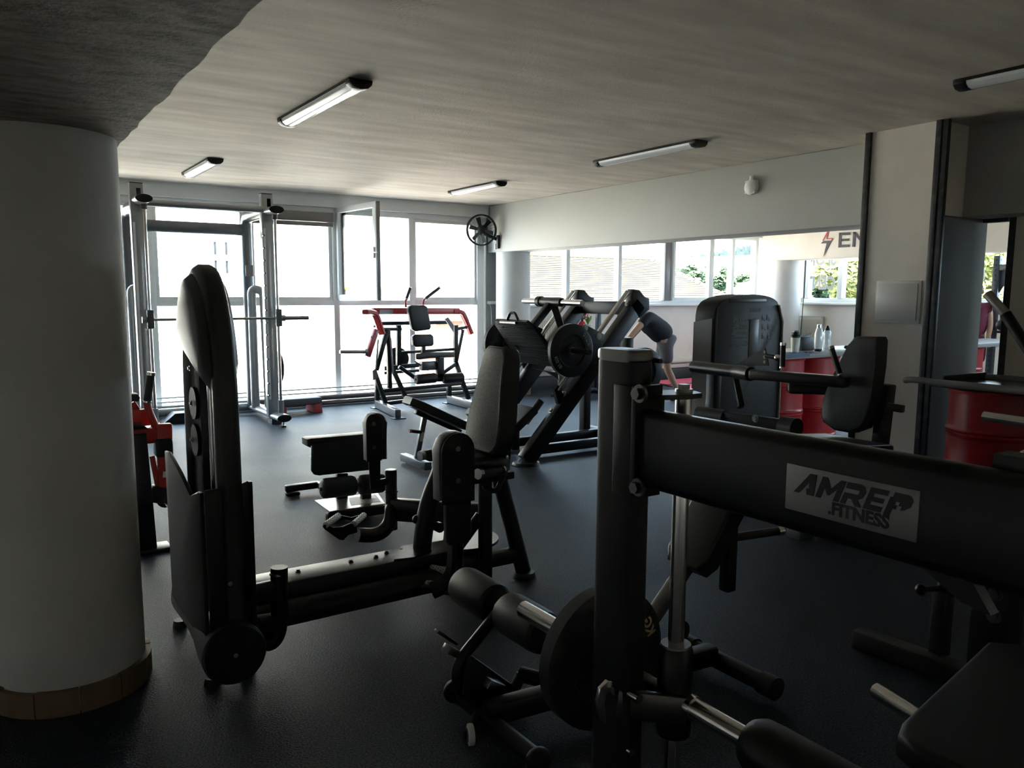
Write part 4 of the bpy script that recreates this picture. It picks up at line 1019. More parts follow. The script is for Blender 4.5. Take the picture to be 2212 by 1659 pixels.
mesh_obj('link_bracket', B().prism([R(805, 801, 9.68), R(812, 796, 9.68), R(818, 815, 9.68), R(806, 822, 9.68)], (0, .03, 0)), 'grey_paint', rm)
# red yoke
yk = [R(789, 674, 9.45), R(800, 674, 9.55), R(812, 682, 9.65), R(826, 722, 9.66)]
mesh_obj('red_side_arm', B().rtube(smooth_path(yk, 5), .06, .085, up=(0, 1, 0)), 'red_paint', rm)
mesh_obj('red_yoke', B().beam(R(805, 672, 9.75), R(990, 672, 10.15), .07, .085, .006), 'red_paint', rm)
yk = [R(978, 672, 10.12), R(996, 675, 10.15), R(1005, 690, 10.15), R(1018, 722, 10.12)]
mesh_obj('red_side_arm', B().rtube(smooth_path(yk, 5), .06, .085, up=(0, 1, 0)), 'red_paint', rm)
mesh_obj('warning_label', B().beam(R(820, 674, 9.70), R(849, 674, 9.765), .004, .06, 0), 'alu_dark', rm)
mesh_obj('red_lever', B().beam(R(813, 712, 9.6), R(794, 770, 9.55), .05, .07, .006), 'red_paint', rm)
bb = B()
for q in ((809, 705), (814, 720), (803, 728)): bolt(bb, R(*q, 9.57), -Y_, .012, .012)
mesh_obj('bolt', bb, 'brushed_steel', rm)
mesh_obj('weight_horn', B().cyl(R(790, 760, 9.55), R(734, 760, 9.55), .024, n=16).cyl(R(793, 760, 9.55), R(787, 760, 9.55), .042, n=16), 'brushed_steel', rm)
# handles
for p in ([(877, 664), (875, 650), (880, 645)], [(914, 662), (914, 650), (919, 645)]):
    mesh_obj('handle_stem', B().tube(fillet([R(*q, 9.85) for q in p], .03), .014, 10), 'red_paint', rm)
for p, q in (((887, 620), (878, 645)), ((950, 621), (919, 645))):
    grip(rm, R(*p, 9.85), R(*q, 9.85), .020, .015, 'black_vinyl')
# pads
def face_pad(pts, y, th, m='black_vinyl', bev=.02, name='back_pad', par=rm): return mesh_obj(name, B().prism([at_y(*p, y) for p in pts], (0, th, 0), bev, 3), m, par)
face_pad([(884, 662), (890, 659), (918, 659), (924, 663), (932, 706), (929, 712), (899, 716), (892, 712), (883, 672)], 9.62, .08)
face_pad([(892, 727), (897, 723), (932, 722), (937, 726), (938, 744), (934, 748), (900, 750), (894, 746)], 9.60, .08, name='lumbar_pad')
mesh_obj('pad_stem', B().beam(R(914, 745, 9.68), R(914, 766, 9.68), .06, .05, .006), 'black_steel', rm)
mesh_obj('seat', B().prism([R(898, 764, 9.3), R(930, 760, 9.3), R(982, 760, 9.75), R(960, 762, 9.9), R(905, 766, 9.7)], (0, 0, -.075), .015, 3), 'black_vinyl', rm)
mesh_obj('seat_post', B().beam(R(950, 772, 9.45), R(950, 824, 9.45), .07, .10, .008), 'black_steel', rm)
mesh_obj('adjuster', B().span(R(916, 790, 9.5) - V((.05, .05, .06)), R(940, 790, 9.5) + V((.05, .05, .06)), .006).cyl(R(895, 780, 9.5), R(925, 800, 9.5), .01, n=8), 'grey_paint', rm)
for a, c in (((898, 820), (942, 816)), ((956, 818), (1000, 815))):
    p, q = R(*a, 9.38), R(*c, 9.38); d = (q - p).normalized(); L = (q - p).length
    mesh_obj('foam_roller', B().lathe(p, d, [(.05, 0), (.062, .01), (.066, .025), (.066, L - .025), (.06, L - .008), (.045, L)], 20), 'foam_rubber', rm)
mesh_obj('roller_bar', B().cyl(R(896, 820, 9.38), R(1002, 815, 9.38), .014, n=8), 'black_steel', rm)
plate('weight_plate', 'small dark plate stored on the red lever machine rear post', R(858, 775, 10.2), (-.3, -1, 0), .16, .04)

# ================================================================== LEG PRESS
lp = thing('leg_press', 'large black leg press with ribbed foot plate and slanted chrome rails', 'gym machine', (4.8, 6.4, 0))
YN, YP = 6.0, 6.86
rb0, rb1 = V((4.09, 0, .03)), V((5.42, 0, 1.47))
rd = (rb1 - rb0).normalized(); rn = V((-rd.z, 0, rd.x))
for y in (YN, YP):
    o = Y_ * y
    mesh_obj('slant_rail', B().beam(rb0 + o, rb1 + o, .10, .155, .012, up=rn), 'black_steel', lp)
    mesh_obj('rail_head', B().prism([rb1 + o + q - Y_ * .05 for q in (rd * -.12 + rn * .08, rd * .02 + rn * .16, rd * .07 + rn * .10, rd * .05 + rn * .02, rd * .10 - rn * .05, rd * .02 - rn * .13, rd * -.14 - rn * .08)], (0, .10, 0), .012, 2), 'black_steel', lp)
    mesh_obj('foot', B().cyl(V((4.10, y, 0)), V((4.10, y, .022)), .13, .12, n=24), 'foam_rubber', lp)
    c0_, c1_ = rb0 + rd * .70 + rn * .17 + o, rb1 - rd * .02 + rn * .17 + o
    mesh_obj('chrome_rod', B().cyl(c0_, c1_, .024, n=16), 'chrome', lp)
    mesh_obj('rod_bracket', B().prism([rb0 + o - Y_ * .02 + q for q in (rd * .60 + rn * .06, rd * .70 + rn * .06, rd * .74 + rn * .20, rd * .68 + rn * .21)], (0, .04, 0)), 'black_steel', lp)
    bb = B()
    for t in (.52, .72, 1.86): bolt(bb, rb0 + rd * t + rn * .08 + o, rn, .022, .03)
    mesh_obj('bolt', bb, 'brushed_steel', lp)
    mesh_obj('rear_post', B().beam((5.38, y + (.10 if y == YN else -.1), .04), (5.38, y + (.10 if y == YN else -.1), 1.12), .09, .09, .01), 'black_steel', lp)
    mesh_obj('base_bar', B().beam((4.2, y + (.22 if y == YN else -.2), .07), (5.55, y + (.22 if y == YN else -.2), .07), .07, .09, .01), 'black_steel', lp)
mesh_obj('head_bar', B().beam((5.37, YN - .02, 1.41), (5.37, YP + .02, 1.41), .09, .13, .012), 'black_steel', lp)
mesh_obj('rear_bar', B().beam((5.52, YN, .07), (5.52, YP, .07), .08, .1, .01), 'black_steel', lp)
# sled
ft, fbm = V((4.20, 0, 1.29)), V((4.545, 0, .855))
pu = (ft - fbm).normalized(); pn = V((-pu.z, 0, pu.x)); pn = pn if pn.x > 0 else -pn
ya, yc = 6.10, 6.76
fpl = [fbm + Y_ * ya, fbm + Y_ * yc, fbm + pu * .30 + Y_ * (yc + .03), ft - pu * .06 + Y_ * yc, ft + Y_ * (yc - .06), ft + Y_ * (ya + .06), ft - pu * .06 + Y_ * ya, fbm + pu * .30 + Y_ * (ya - .03)]
fo = mesh_obj('foot_plate', B().prism(fpl, pn * .03, .006, 2), 'black_steel', lp)
Lf = (ft - fbm).length
for k in range(26):
    t = .02 + (Lf - .04) * k / 25; p = fbm + pu * t - pn * .003; w = .0 if t < Lf - .06 else .045
    mesh_obj('grip_ridge', B().beam(p + Y_ * (ya + .005 + w), p + Y_ * (yc - .005 - w), .010, .007, .002, up=pn), 'foam_rubber', fo)
bb = B()
for t, y in ((.09, ya + .14), (.09, yc - .14), (.48, ya + .14), (.48, yc - .14)): bolt(bb, fbm + pu * t + Y_ * y - pn * .006, -pn, .008, .006)
mesh_obj('bolt', bb, 'black_satin', lp)
hnd = B(); hm = ft + pn * .015
hnd.tube(fillet([hm + Y_ * (yc - .26), hm + Y_ * (yc - .31) + Z_ * .07, hm + Y_ * (yc - .39) + Z_ * .07, hm + Y_ * (yc - .44) + Z_ * .01], .02), .014, 8); mesh_obj('carry_handle', hnd, 'black_steel', lp)
mesh_obj('handle_tube', B().cyl(ft - pn * .03 + Y_ * (yc - .20) + Z_ * .005, ft - pn * .03 + Y_ * (yc - .47) + Z_ * .005, .016, n=12), 'brushed_steel', lp)
for y, s in ((YN - .03, -1), (YP + .03, 1)):
    sp = [rb0 + rd * t + rn * h + Y_ * y for t, h in ((.95, .08), (1.02, .22), (1.10, .42), (1.25, .46), (1.34, .36), (1.42, .14), (1.30, .08))]
    mesh_obj('sled_side', B().prism(sp, (0, .03 * s, 0), .004, 2), 'black_steel', lp)
    bb = B()
    for t, h in ((1.0, .12), (1.31, .36), (1.36, .18)): bolt(bb, rb0 + rd * t + rn * h + Y_ * (y + .03 * s), Y_ * s, .022, .008)
    mesh_obj('bolt', bb, 'white_plastic', lp)
hc = at_y(1240, 758, 5.82)
hornN, hornP = V((hc.x, YN - .03, hc.z)), V((hc.x, YP + .03, hc.z))
mesh_obj('weight_horn', B().cyl(hornN, hornN - Y_ * .38, .024, n=16).cyl(hornN, hornN - Y_ * .02, .05, n=18), 'black_satin', lp)
mesh_obj('weight_horn', B().cyl(hornP, hornP + Y_ * .38, .024, n=16), 'black_satin', lp)
zt_ = 1.475; xt_ = 4.82
mesh_obj('storage_bar', B().cyl(at_x(1132, 650, xt_), at_x(1170, 651, xt_), .03, n=16).cyl(at_x(1208, 653, xt_), at_x(1258, 655, xt_), .03, n=16), 'chrome', lp)
mesh_obj('storage_hub', B().cyl(at_x(1166, 651, xt_), at_x(1214, 653, xt_), .044, n=18).cyl(at_x(1163, 651, xt_), at_x(1170, 651, xt_), .054, n=18), 'black_steel', lp)
tb = at_x(1190, 655, xt_)
mesh_obj('sled_strut', B().beam(tb, V((4.40, tb.y, 1.02)), .07, .07, .008), 'black_steel', lp)
mesh_obj('sled_strut', B().beam(tb - Y_ * .04, V((4.92, tb.y - .12, 1.08)), .07, .07, .008), 'black_steel', lp)
mesh_obj('sled_strut', B().beam(V((4.92, tb.y - .12, 1.08)), V((4.50, tb.y - .1, .95)), .07, .07, .008), 'black_steel', lp)
mesh_obj('catch_hook', B().prism([at_y(*q, 6.15) for q in ((1150, 795), (1190, 803), (1205, 805), (1207, 822), (1195, 812), (1178, 802))], (0, .02, 0)), 'grey_paint', lp)
# seat, backrest and grips
mesh_obj('back_pad', B().prism([(4.06, 6.16, .30), (4.06, 6.70, .30), (3.90, 6.70, .46), (3.90, 6.16, .46)], (-.05, 0, -.06), .02, 3), 'black_vinyl', lp)
sp0 = [V((4.02, 6.16, .29)), V((4.30, 6.16, .50)), V((4.30, 6.70, .50)), V((4.02, 6.70, .29))]
mesh_obj('seat', B().prism(sp0, V((.05, 0, -.07)), .02, 3), 'black_vinyl', lp)
mesh_obj('shoulder_roll', B().cyl(at_y(1168, 866, 6.30), at_y(1135, 912, 6.30), .038, n=16, bev=.01), 'black_vinyl', lp)
for y in (6.05, 6.80):
    p, q = V((4.20, y, .20)), V((4.42, y, .44)); grip(lp, p, q, .018, .02)
    mesh_obj('grip_stem', B().tube(fillet([q, q + V((.03, 0, .03)), q + V((.07, 0, -.03)), q + V((.10, 0, -.10))], .02), .013, 8), 'black_steel', lp)
mesh_obj('seat_frame', B().beam((4.0, 6.43, .22), (4.45, 6.43, .42), .10, .06, .008).beam((4.25, 6.43, .05), (4.25, 6.43, .34), .08, .08, .008), 'black_steel', lp)
TXT = lambda s: [(s, 1.1, .055, 'grey_print'), (s, 1.1 + math.pi, .055, 'grey_print')]
plate('weight_plate', 'large near plate on the leg press horn with dim numbers', hornN - Y_ * .10, -Y_, .245, .055, txt=[('10', 2.4, .05, 'grey_print'), ('KG', 2.75, .045, 'grey_print'), ('10', -.75, .05, 'grey_print'), ('KG', -.4, .045, 'grey_print')])
plate('weight_plate', 'far plate of the leg press, half hidden by its foot plate', hornP + Y_ * .10, -Y_, .245, .055)
# second loaded plate standing to the right behind the press
pc_ = at_y(1385, 800, 6.25)
# plates hanging on the rear storage peg
mesh_obj('storage_peg', B().cyl((5.38, YN + .06, .92), (5.38, YN - .38, .92), .024, n=14), 'black_satin', lp)
plate('weight_plate', 'large dark plate marked 25 on the rear peg of the leg press', (at_y(1385, 800, YN - .2).x, YN - .22, at_y(1385, 803, YN - .2).z), -Y_, .235, .06, txt=[('25', 1.25, .055, 'grey_print'), ('KG', 1.6, .05, 'grey_print')])

# ================================================================== ADJUSTABLE BENCH BEHIND THE SEAT
bn_ = thing('incline_bench', 'black adjustable bench with a long sloping pad behind the grey backrest', 'gym bench', (3.5, 6.4, 0))
yb0, yb1 = 6.28, 6.52
def bp(px, py, y): return at_y(px, py, y)
L0, L1 = at_y(883, 856, 6.4), at_y(1003, 911, 6.4)
dr = (L1 - L0).normalized(); nn = V((dr.z, 0, -dr.x)); nn = nn if nn.z > 0 else -nn
pd = [L0 + Y_ * -.08 + dr * .0, L0 - Y_ * .14 + dr * .10, L1 - Y_ * .14, L1 + Y_ * .14, L0 + Y_ * .14 + dr * .10, L0 + Y_ * .08]
mesh_obj('back_pad', B().prism(pd, nn * -.075, .015, 3), 'black_vinyl', bn_)
mesh_obj('pad_frame', B().beam(L0 + dr * .12 - nn * .10, L1 - nn * .10, .05, .04, .005), 'black_steel', bn_)
mesh_obj('seat', B().prism([(L1.x + .03, 6.26, L1.z - .01), (L1.x + .18, 6.26, L1.z + .01), (L1.x + .18, 6.54, L1.z + .01), (L1.x + .03, 6.54, L1.z - .01)], (0, 0, -.07), .015, 3), 'black_vinyl', bn_)
tp = at_y(921, 880, 6.4); bt_ = at_z(912, 1000, .06)
mesh_obj('support_plate', B().beam(tp - V((.16, 0, -.03)), tp + V((.12, 0, -.10)), .10, .025, .004), 'grey_paint', bn_)
mesh_obj('support_post', B().beam(tp, V((bt_.x, 6.42, .05)), .05, .045, .005), 'grey_paint', bn_)
pg = at_y(912, 934, 6.4)
mesh_obj('pop_pin', B().cyl(pg, at_y(888, 931, 6.38), .016, n=10), 'black_steel', bn_)
mesh_obj('pin_tip', B().cyl(at_y(888, 931, 6.38), at_y(884, 931, 6.38), .017, n=10), 'orange_tip', bn_)
mesh_obj('foot_bar', B().beam((bt_.x, 6.18, .05), (bt_.x, 6.68, .05), .07, .07, .008), 'grey_paint', bn_)
mesh_obj('spine', B().beam((bt_.x, 6.42, .07), (L1.x + .14, 6.42, .10), .06, .07, .008), 'black_steel', bn_)
mesh_obj('seat_support', B().beam((L1.x + .1, 6.42, .08), (L1.x + .1, 6.42, L1.z - .06), .05, .06, .006), 'black_steel', bn_)
mesh_obj('warning_label', B().beam(tp.lerp(V((bt_.x, 6.42, .05)), .45) - Y_ * .027, tp.lerp(V((bt_.x, 6.42, .05)), .62) - Y_ * .027, .002, .03, 0), 'caution_sticker', bn_)

# ================================================================== RED PRESS MACHINE BEHIND THE COLUMN
rp_ = thing('red_press_machine', 'red and black press machine half hidden behind the round column', 'gym machine', (.7, 5.3, 0))
YR2 = 5.15
def Q(px, py, y=YR2): return at_y(px, py, y)
pb0 = Q(325, 1180)
mesh_obj('black_post', B().beam((pb0.x - .02, YR2, .02), (pb0.x - .045, YR2, Q(300, 935).z), .12, .10, .008), 'black_steel', rp_)
mesh_obj('foot_plate', B().box((pb0.x, YR2, .012), (.22, .16, .024), .01), 'black_steel', rp_)
mesh_obj('red_beam', B().beam(Q(280, 945), Q(352, 938), .05, .09, .006), 'red_paint', rp_)
mesh_obj('red_head', B().beam(Q(280, 905, 5.25), Q(322, 900, 5.25), .06, .10, .006), 'red_paint', rp_)
mesh_obj('red_arm', B().beam(Q(354, 915), Q(358, 1068), .06, .085, .008), 'red_paint', rp_)
mesh_obj('red_handle_stem', B().tube(fillet([Q(317, 868), Q(322, 890), Q(340, 930), Q(355, 958)], .04), .022, 12), 'red_paint', rp_)
grip(rp_, Q(327, 804), Q(318, 866), .022, .02)
mesh_obj('red_strut', B().beam(Q(285, 870, 5.3), Q(305, 900, 5.3), .03, .04, .005), 'red_paint', rp_)
mesh_obj('head_pad', B().prism([Q(284, 852, 5.2), Q(300, 852, 5.2), Q(304, 860, 5.2), Q(300, 868, 5.2), Q(284, 868, 5.2)], (0, .12, 0), .015, 3), 'black_vinyl', rp_)
mesh_obj('seat_pad', B().prism([Q(284, 918, 5.1), Q(310, 918, 5.1), Q(320, 926, 5.1), Q(284, 928, 5.1)], (0, .3, 0), .012, 3), 'black_vinyl', rp_)
mesh_obj('black_collar', B().span(Q(342, 975) - V((.02, .06, .03)), Q(370, 955) + V((.0, .06, .03)), .012), 'black_plastic', rp_)
mesh_obj('warning_label', B().beam(Q(349, 1022) - Y_ * .045, Q(364, 1022) - Y_ * .045, .003, .035, 0), 'caution_sticker', rp_)
mesh_obj('link_arm', B().beam(Q(328, 985), Q(345, 1070), .02, .03, .004).beam(Q(345, 1070), Q(372, 1030), .02, .03, .004), 'red_paint', rp_)
mesh_obj('lower_bar', B().beam(Q(325, 1065), Q(362, 1070), .08, .10, .008), 'black_steel', rp_)
p, q = Q(356, 1075), Q(376, 1098, YR2 - .25)
mesh_obj('weight_horn', B().cyl(p, q, .026, n=16), 'chrome', rp_)
mesh_obj('horn_collar', B().cyl(p + (p - q).normalized() * .03, p + (q - p) * .12, .055, n=18), 'black_plastic', rp_)
# ================================================================== HIP THRUST MACHINE (NEAREST, RIGHT)
ht = thing('hip_thrust_machine', 'nearest black hip thrust machine with name plate on its long side beam', 'gym machine', (1.6, 1.1, 0))
XU = 1.316
def oval(cx, cy, a, b_, n=36, p=5.0):
    out = []
    for i in range(n):
        t = 2 * math.pi * i / n; c, s = math.cos(t), math.sin(t)
        out.append((cx + a * math.copysign(abs(c) ** (2 / p), c), cy + b_ * math.copysign(abs(s) ** (2 / p), s)))
    return out
for yc_ in (1.500, 0.440):
    mesh_obj('upright', B().prism([V((x, y, 0.02)) for x, y in oval(XU, yc_, .036, .070)], (0, 0, 1.368)), 'black_matte', ht)
    mesh_obj('upright_cap', B().prism([V((x, y, 1.388)) for x, y in oval(XU, yc_, .038, .072)], (0, 0, .029), .007, 3), 'dull_steel', ht)
    mesh_obj('upright_foot', B().prism([V((x, y, 0)) for x, y in oval(XU, yc_, .06, .11)], (0, 0, .02)), 'black_steel', ht)
mesh_obj('side_beam', B().span((1.288, .50, 1.092), (1.347, 1.437, 1.280), .022, 4), 'black_satin', ht)
mesh_obj('joint_flange', B().span((1.2735, 1.424, 1.064), (1.2865, 1.492, 1.335), .005).span((1.2735, 1.410, 1.064), (1.36, 1.427, 1.335), .003), 'black_matte', ht)
bb = B(); bolt(bb, at_x(1386, 850, 1.2735), -X_, .0145, .022); bolt(bb, at_x(1382, 1052, 1.2735), -X_, .0145, .022); mesh_obj('bolt', bb, 'dull_steel', ht)
# name plate
XP = 1.2866
q = [at_x(1699, 1001, XP), at_x(1985, 1058, XP), at_x(1984, 1173, XP), at_x(1697, 1099, XP)]
yL, yR_ = (q[0].y + q[3].y) / 2, (q[1].y + q[2].y) / 2; zT, zB_ = (q[0].z + q[1].z) / 2, (q[2].z + q[3].z) / 2
pw, ph = yL - yR_, zT - zB_
npl = mesh_obj('name_plate', B().span((1.2852, yR_, zB_), (1.289, yL, zT), .0025), 'badge_plate', ht)
def PL(u, v): return V((1.285, yL - pw * u, zB_ + ph * v))
def glyphs(polys, name):
    b = B()
    for pol in polys: b.prism([PL(*p) for p in pol], (-.0014, 0, 0))
    mesh_obj(name, b, 'badge_letters', npl)
u0, sl = .075, .055                           # left margin, slant of the lettering
def G(ox, w, pts): return [(u0 + ox + w * x + sl * y, .42 + .46 * y) for x, y in pts]
glyphs([G(.0, .15, [(0, 0), (.30, 0), (.62, .62), (.74, .28), (.60, .28), (.72, 0), (1.1, 0), (.86, 1), (.52, 1)])], 'letter_a')
glyphs([G(.18, .175, [(0, 0), (.24, 0), (.24, .55), (.48, .2), (.56, .2), (.80, .55), (.80, 0), (1.03, 0), (1.03, 1), (.82, 1), (.52, .5), (.22, 1), (0, 1)])], 'letter_m')
glyphs([G(.375, .15, [(0, .72), (.68, .72), (.72, .62), (.66, .52), (.02, .52), (.0, 0), (.26, 0), (.26, .28), (.46, .28), (.74, 0), (1.05, 0), (.76, .3), (.95, .42), (1.0, .68), (.86, .92), (.68, 1), (0, 1)])], 'letter_r')
glyphs([G(.545, .135, [(0, 0), (.95, 0), (.95, .24), (.28, .24), (.28, .40), (.88, .40), (.88, .60), (.28, .60), (.28, .77), (.95, .77), (.95, 1), (0, 1)])], 'letter_e')
glyphs([G(.695, .155, [(0, -.1), (.28, -.1), (.28, .28), (.42, .28), (.42, .46), (.30, .46), (.30, .62), (.48, .62), (.48, .46), (.62, .46), (.62, .28), (.80, .34), (.98, .5), (.98, .78), (.82, .96), (.66, 1), (.1, 1), (.1, .78), (0, .78)])], 'letter_p')
me = text_mesh('.FITNESS', ph * .36, .0012, .0007); b = B(); b.add_mesh(me, basis(PL(.36, .14), (0, -1, 0), (0, 0, 1)) @ Matrix.Diagonal((1.0, 1, 1, 1))); mesh_obj('lettering', b, 'badge_letters', npl)
# guide rods, brackets, carriages
XR0 = 1.423
for ry, m in ((1.4035, 1), (.568, -1)):
    mesh_obj('guide_rod', B().cyl((XR0, ry, .06), (XR0, ry, 1.302), .0205, n=24), 'chrome', ht)
    mesh_obj('rod_bracket', B().prism([(1.33, ry + .06 * m, 1.302), (1.33, ry - .017 * m, 1.302), (1.393, ry - .043 * m, 1.302), (1.445, ry - .039 * m, 1.302), (1.462, ry, 1.302), (1.445, ry + .039 * m, 1.302), (1.393, ry + .06 * m, 1.302)], (0, 0, .012)).span((1.33, ry + .017, 1.223), (1.376, ry + .065, 1.302)), 'black_satin', ht)
    bb = B(); bolt(bb, (XR0, ry, 1.314), Z_, .0145, .019); mesh_obj('bolt', bb, 'brushed_steel', ht)
    mesh_obj('carriage', B().lathe((XR0, ry, .43), Z_, [(.022, 0), (.043, 0), (.0447, .017), (.0447, .224), (.040, .2365), (.026, .2365), (.026, .224)], 28), 'black_satin', ht)
    mesh_obj('carriage_ring', B().lathe((XR0, ry, .665), Z_, [(.026, 0), (.0395, 0), (.038, .007), (.0275, .007)], 28), 'dull_steel', ht)
    mesh_obj('rod_socket', B().cyl((XR0, ry, 0), (XR0, ry, .10), .034, n=20), 'black_steel', ht)
mesh_obj('base_beam', B().span((1.27, .17, .01), (1.37, 1.64, .09), .01), 'black_steel', ht)
mesh_obj('brace', B().prism([at_x(1962, 1200, XU), at_x(2085, 1230, XU), at_x(2140, 1330, XU), at_x(2075, 1300, XU)], (.026, 0, 0)), 'black_steel', ht)
# bar with hooks
ZBAR = .527
hb = thing('hip_thrust_bar', 'chrome bar with a thick black pad on the nearest machine', 'barbell', (XR0, 1.3, ZBAR))
mesh_obj('bar_sleeve', B().cyl((XR0, 2.09, ZBAR), (XR0, 1.55, ZBAR), .0285, n=24, bev=.003), 'chrome', hb)
mesh_obj('bar_shaft', B().cyl((XR0, 1.55, ZBAR), (XR0, -.17, ZBAR), .019, n=20), 'dull_steel', hb)
mesh_obj('bar_grip', B().cyl((XR0, 1.345, ZBAR), (XR0, 1.12, ZBAR), .0262, n=24, bev=.002).cyl((XR0, 1.348, ZBAR), (XR0, 1.33, ZBAR), .031, n=24), 'chrome', hb)
mesh_obj('bar_pad', B().lathe((XR0, 1.157, ZBAR), -Y_, [(.026, 0), (.055, .005), (.0655, .026), (.067, .07), (.067, .78), (.052, .80), (.026, .80)], 30), 'foam_rubber', hb)
hk = [V((1.262 + .5 * x, 1.475, ZBAR + .02 + .5 * z)) for x, z in ((-.03, -.14), (-.07, -.10), (-.085, 0), (-.07, .06), (-.02, .09), (.04, .07), (.06, .0), (.03, -.02), (.0, .03), (-.03, .03), (-.045, -.02), (-.02, -.12))]
mesh_obj('catch_hook', B().prism(hk, (0, -.012, 0), .0026, 2), 'chrome', hb)
mesh_obj('hook_pin', B().cyl((1.30, 1.50, ZBAR + .03), (1.30, 1.40, ZBAR + .03), .012, n=14), 'chrome', hb)
mesh_obj('stop_pin', B().cyl((1.30, 1.50, .406), (1.30, 1.42, .406), .0105, n=14), 'chrome', ht)
mesh_obj('hook_arm', B().beam((1.28, 1.46, ZBAR + .0), (XR0 - .01, 1.35, ZBAR - .01), .022, .075, .006), 'dull_steel', hb)
plate('weight_plate', 'big black plate on the chrome bar of the nearest machine', (XR0, 1.69, ZBAR - .004), -Y_, .206, .060, txt=[('KG', 2.72, .043, 'gold_print'), ('20', 2.2, .05, 'gold_print')], hole=.027)

# padded bench of the hip thrust machine
tb_ = thing('hip_thrust_bench', 'black padded bench at the lower right corner of the view', 'gym bench', (2.3, .6, 0))
mesh_obj('seat_pad', B().prism([(1.86, 1.06, .385), (1.93, 1.09, .385), (2.62, 1.22, .385), (2.68, 1.16, .385), (2.68, .05, .385), (1.90, .05, .385), (1.84, .12, .385), (1.835, 1.0, .385)], (0, 0, .075), .02, 4), 'dark_vinyl', tb_)
pr2 = at_z(2140, 1380, .55)
mesh_obj('back_pad', B().prism([(2.64, 1.12, .46), (2.64, .1, .46), (2.76, .1, .70), (2.76, 1.08, .70)], (.10, 0, 0), .03, 4), 'black_vinyl', tb_)
mesh_obj('pad_frame', B().span((1.95, .3, .30), (2.6, .8, .385), .01), 'black_steel', tb_)
mesh_obj('leg', B().span((2.0, .45, 0), (2.1, .7, .30), .008), 'black_steel', tb_); mesh_obj('leg', B().span((2.45, .45, 0), (2.55, .7, .30), .008), 'black_steel', tb_)
mesh_obj('chrome_peg', B().cyl(at_z(1893, 1492, .28), at_z(1990, 1555, .28), .026, n=20, bev=.003), 'chrome', tb_)
mesh_obj('peg_frame', B().beam(at_z(1990, 1555, .28), V((2.25, .6, .28)), .05, .06, .006), 'black_steel', tb_)
# adjustable foot frame behind it
af = thing('footplate_stand', 'black floor frame with a steel adjusting post behind the padded bench', 'gym machine', (3.25, 1.7, 0))
f0, f1 = at_z(1848, 1375, .05), at_z(2080, 1440, .05)
mesh_obj('floor_tube', B().beam(f0, V((f0.x + .06, f1.y - .5, .05)), .085, .085, .012), 'black_steel', af)
s0, s1 = at_x(2028, 1415, 3.22), at_x(2058, 1240, 3.22)
mesh_obj('outer_post', B().beam((s0.x, s0.y, .08), (s0.x, s0.y, .36), .055, .075, .005), 'black_steel', af)
ap = mesh_obj('adjusting_post', B().beam((s0.x, s0.y - .005, .34), (s0.x + .02, s0.y - .03, .64), .045, .06, .004), 'dull_steel', af)
for k in range(4): mesh_obj('hole', B().cyl((s0.x - .0235 + .004 * k, s0.y - .008 - .005 * k, .42 + .055 * k), (s0.x - .0245 + .004 * k, s0.y - .008 - .005 * k, .42 + .055 * k), .011, n=12), 'black_plastic', ap)
mesh_obj('pop_pin', B().cyl((s0.x - .03, s0.y, .37), (s0.x - .10, s0.y + .03, .37), .012, n=10).ball((s0.x - .11, s0.y + .035, .37), .022), 'black_plastic', af)
c2, c3 = at_x(2100, 1420, 3.1), at_x(2180, 1250, 3.1)
mesh_obj('column', B().span((3.05, c3.y - .02, .0), (3.20, c2.y, .72), .01), 'black_steel', af)
mesh_obj('foot_board', B().prism([(3.05, s0.y - .1, .62), (3.40, s0.y - .1, .80), (3.40, s0.y - .9, .80), (3.05, s0.y - .9, .62)], (0, 0, .02)), 'black_steel', af)
bb = B(); bolt(bb, at_x(2152, 1282, 3.05), -X_, .018, .02); bolt(bb, at_x(2148, 1330, 3.05), -X_, .018, .02); mesh_obj('bolt', bb, 'dull_steel', af)

# ================================================================== SIT-UP BENCH IN THE FOREGROUND
sb_ = thing('situp_bench', 'black sit-up bench with foam leg rollers and floor tubes in the foreground', 'gym bench', (1.9, 2.2, 0))
mesh_obj('front_foot', B().cyl((1.412, 1.99, .055), (1.412, 2.53, .055), .032, n=20), 'black_steel', sb_)
for y in (1.985, 2.535): mesh_obj('foot_cap', B().ball((1.412, y, .055), .046, (1, .8, 1), 20), 'black_plastic', sb_)
mesh_obj('rear_foot', B().cyl((2.45, 1.90, .055), (2.45, 2.34, .055), .036, n=20), 'black_steel', sb_)
for y0, y1 in ((1.88, 1.95), (2.30, 2.36)): mesh_obj('foot_cap', B().cyl((2.45, y0, .055), (2.45, y1, .055), .045, n=22, bev=.006), 'black_plastic', sb_)
mesh_obj('rear_wheel', B().lathe((2.40, 2.33, .13), Y_, [(.03, 0), (.048, .005), (.05, .02), (.048, .035), (.03, .04)], 20), 'black_plastic', sb_)
XRo = 1.57
r1 = (at_x(1000, 1254, XRo), at_x(1072, 1302, XRo)); r2 = (at_x(1096, 1324, XRo), at_x(1178, 1380, XRo)); ZRo = (r1[0].z + r2[1].z) / 2
for a, c in (r1, r2):
    a = V((XRo, a.y, ZRo)); c = V((XRo, c.y, ZRo)); L = (a - c).length
    mesh_obj('foam_roller', B().lathe(a, c - a, [(.02, 0), (.062, 0), (.075, .011), (.079, .034), (.079, L - .034), (.075, L - .011), (.062, L), (.02, L)], 30), 'foam_rubber', sb_)
mesh_obj('roller_axle', B().cyl((XRo, r1[0].y + .01, ZRo), (XRo, r2[1].y - .01, ZRo), .013, n=12), 'dull_steel', sb_)
ym = (r1[1].y + r2[0].y) / 2
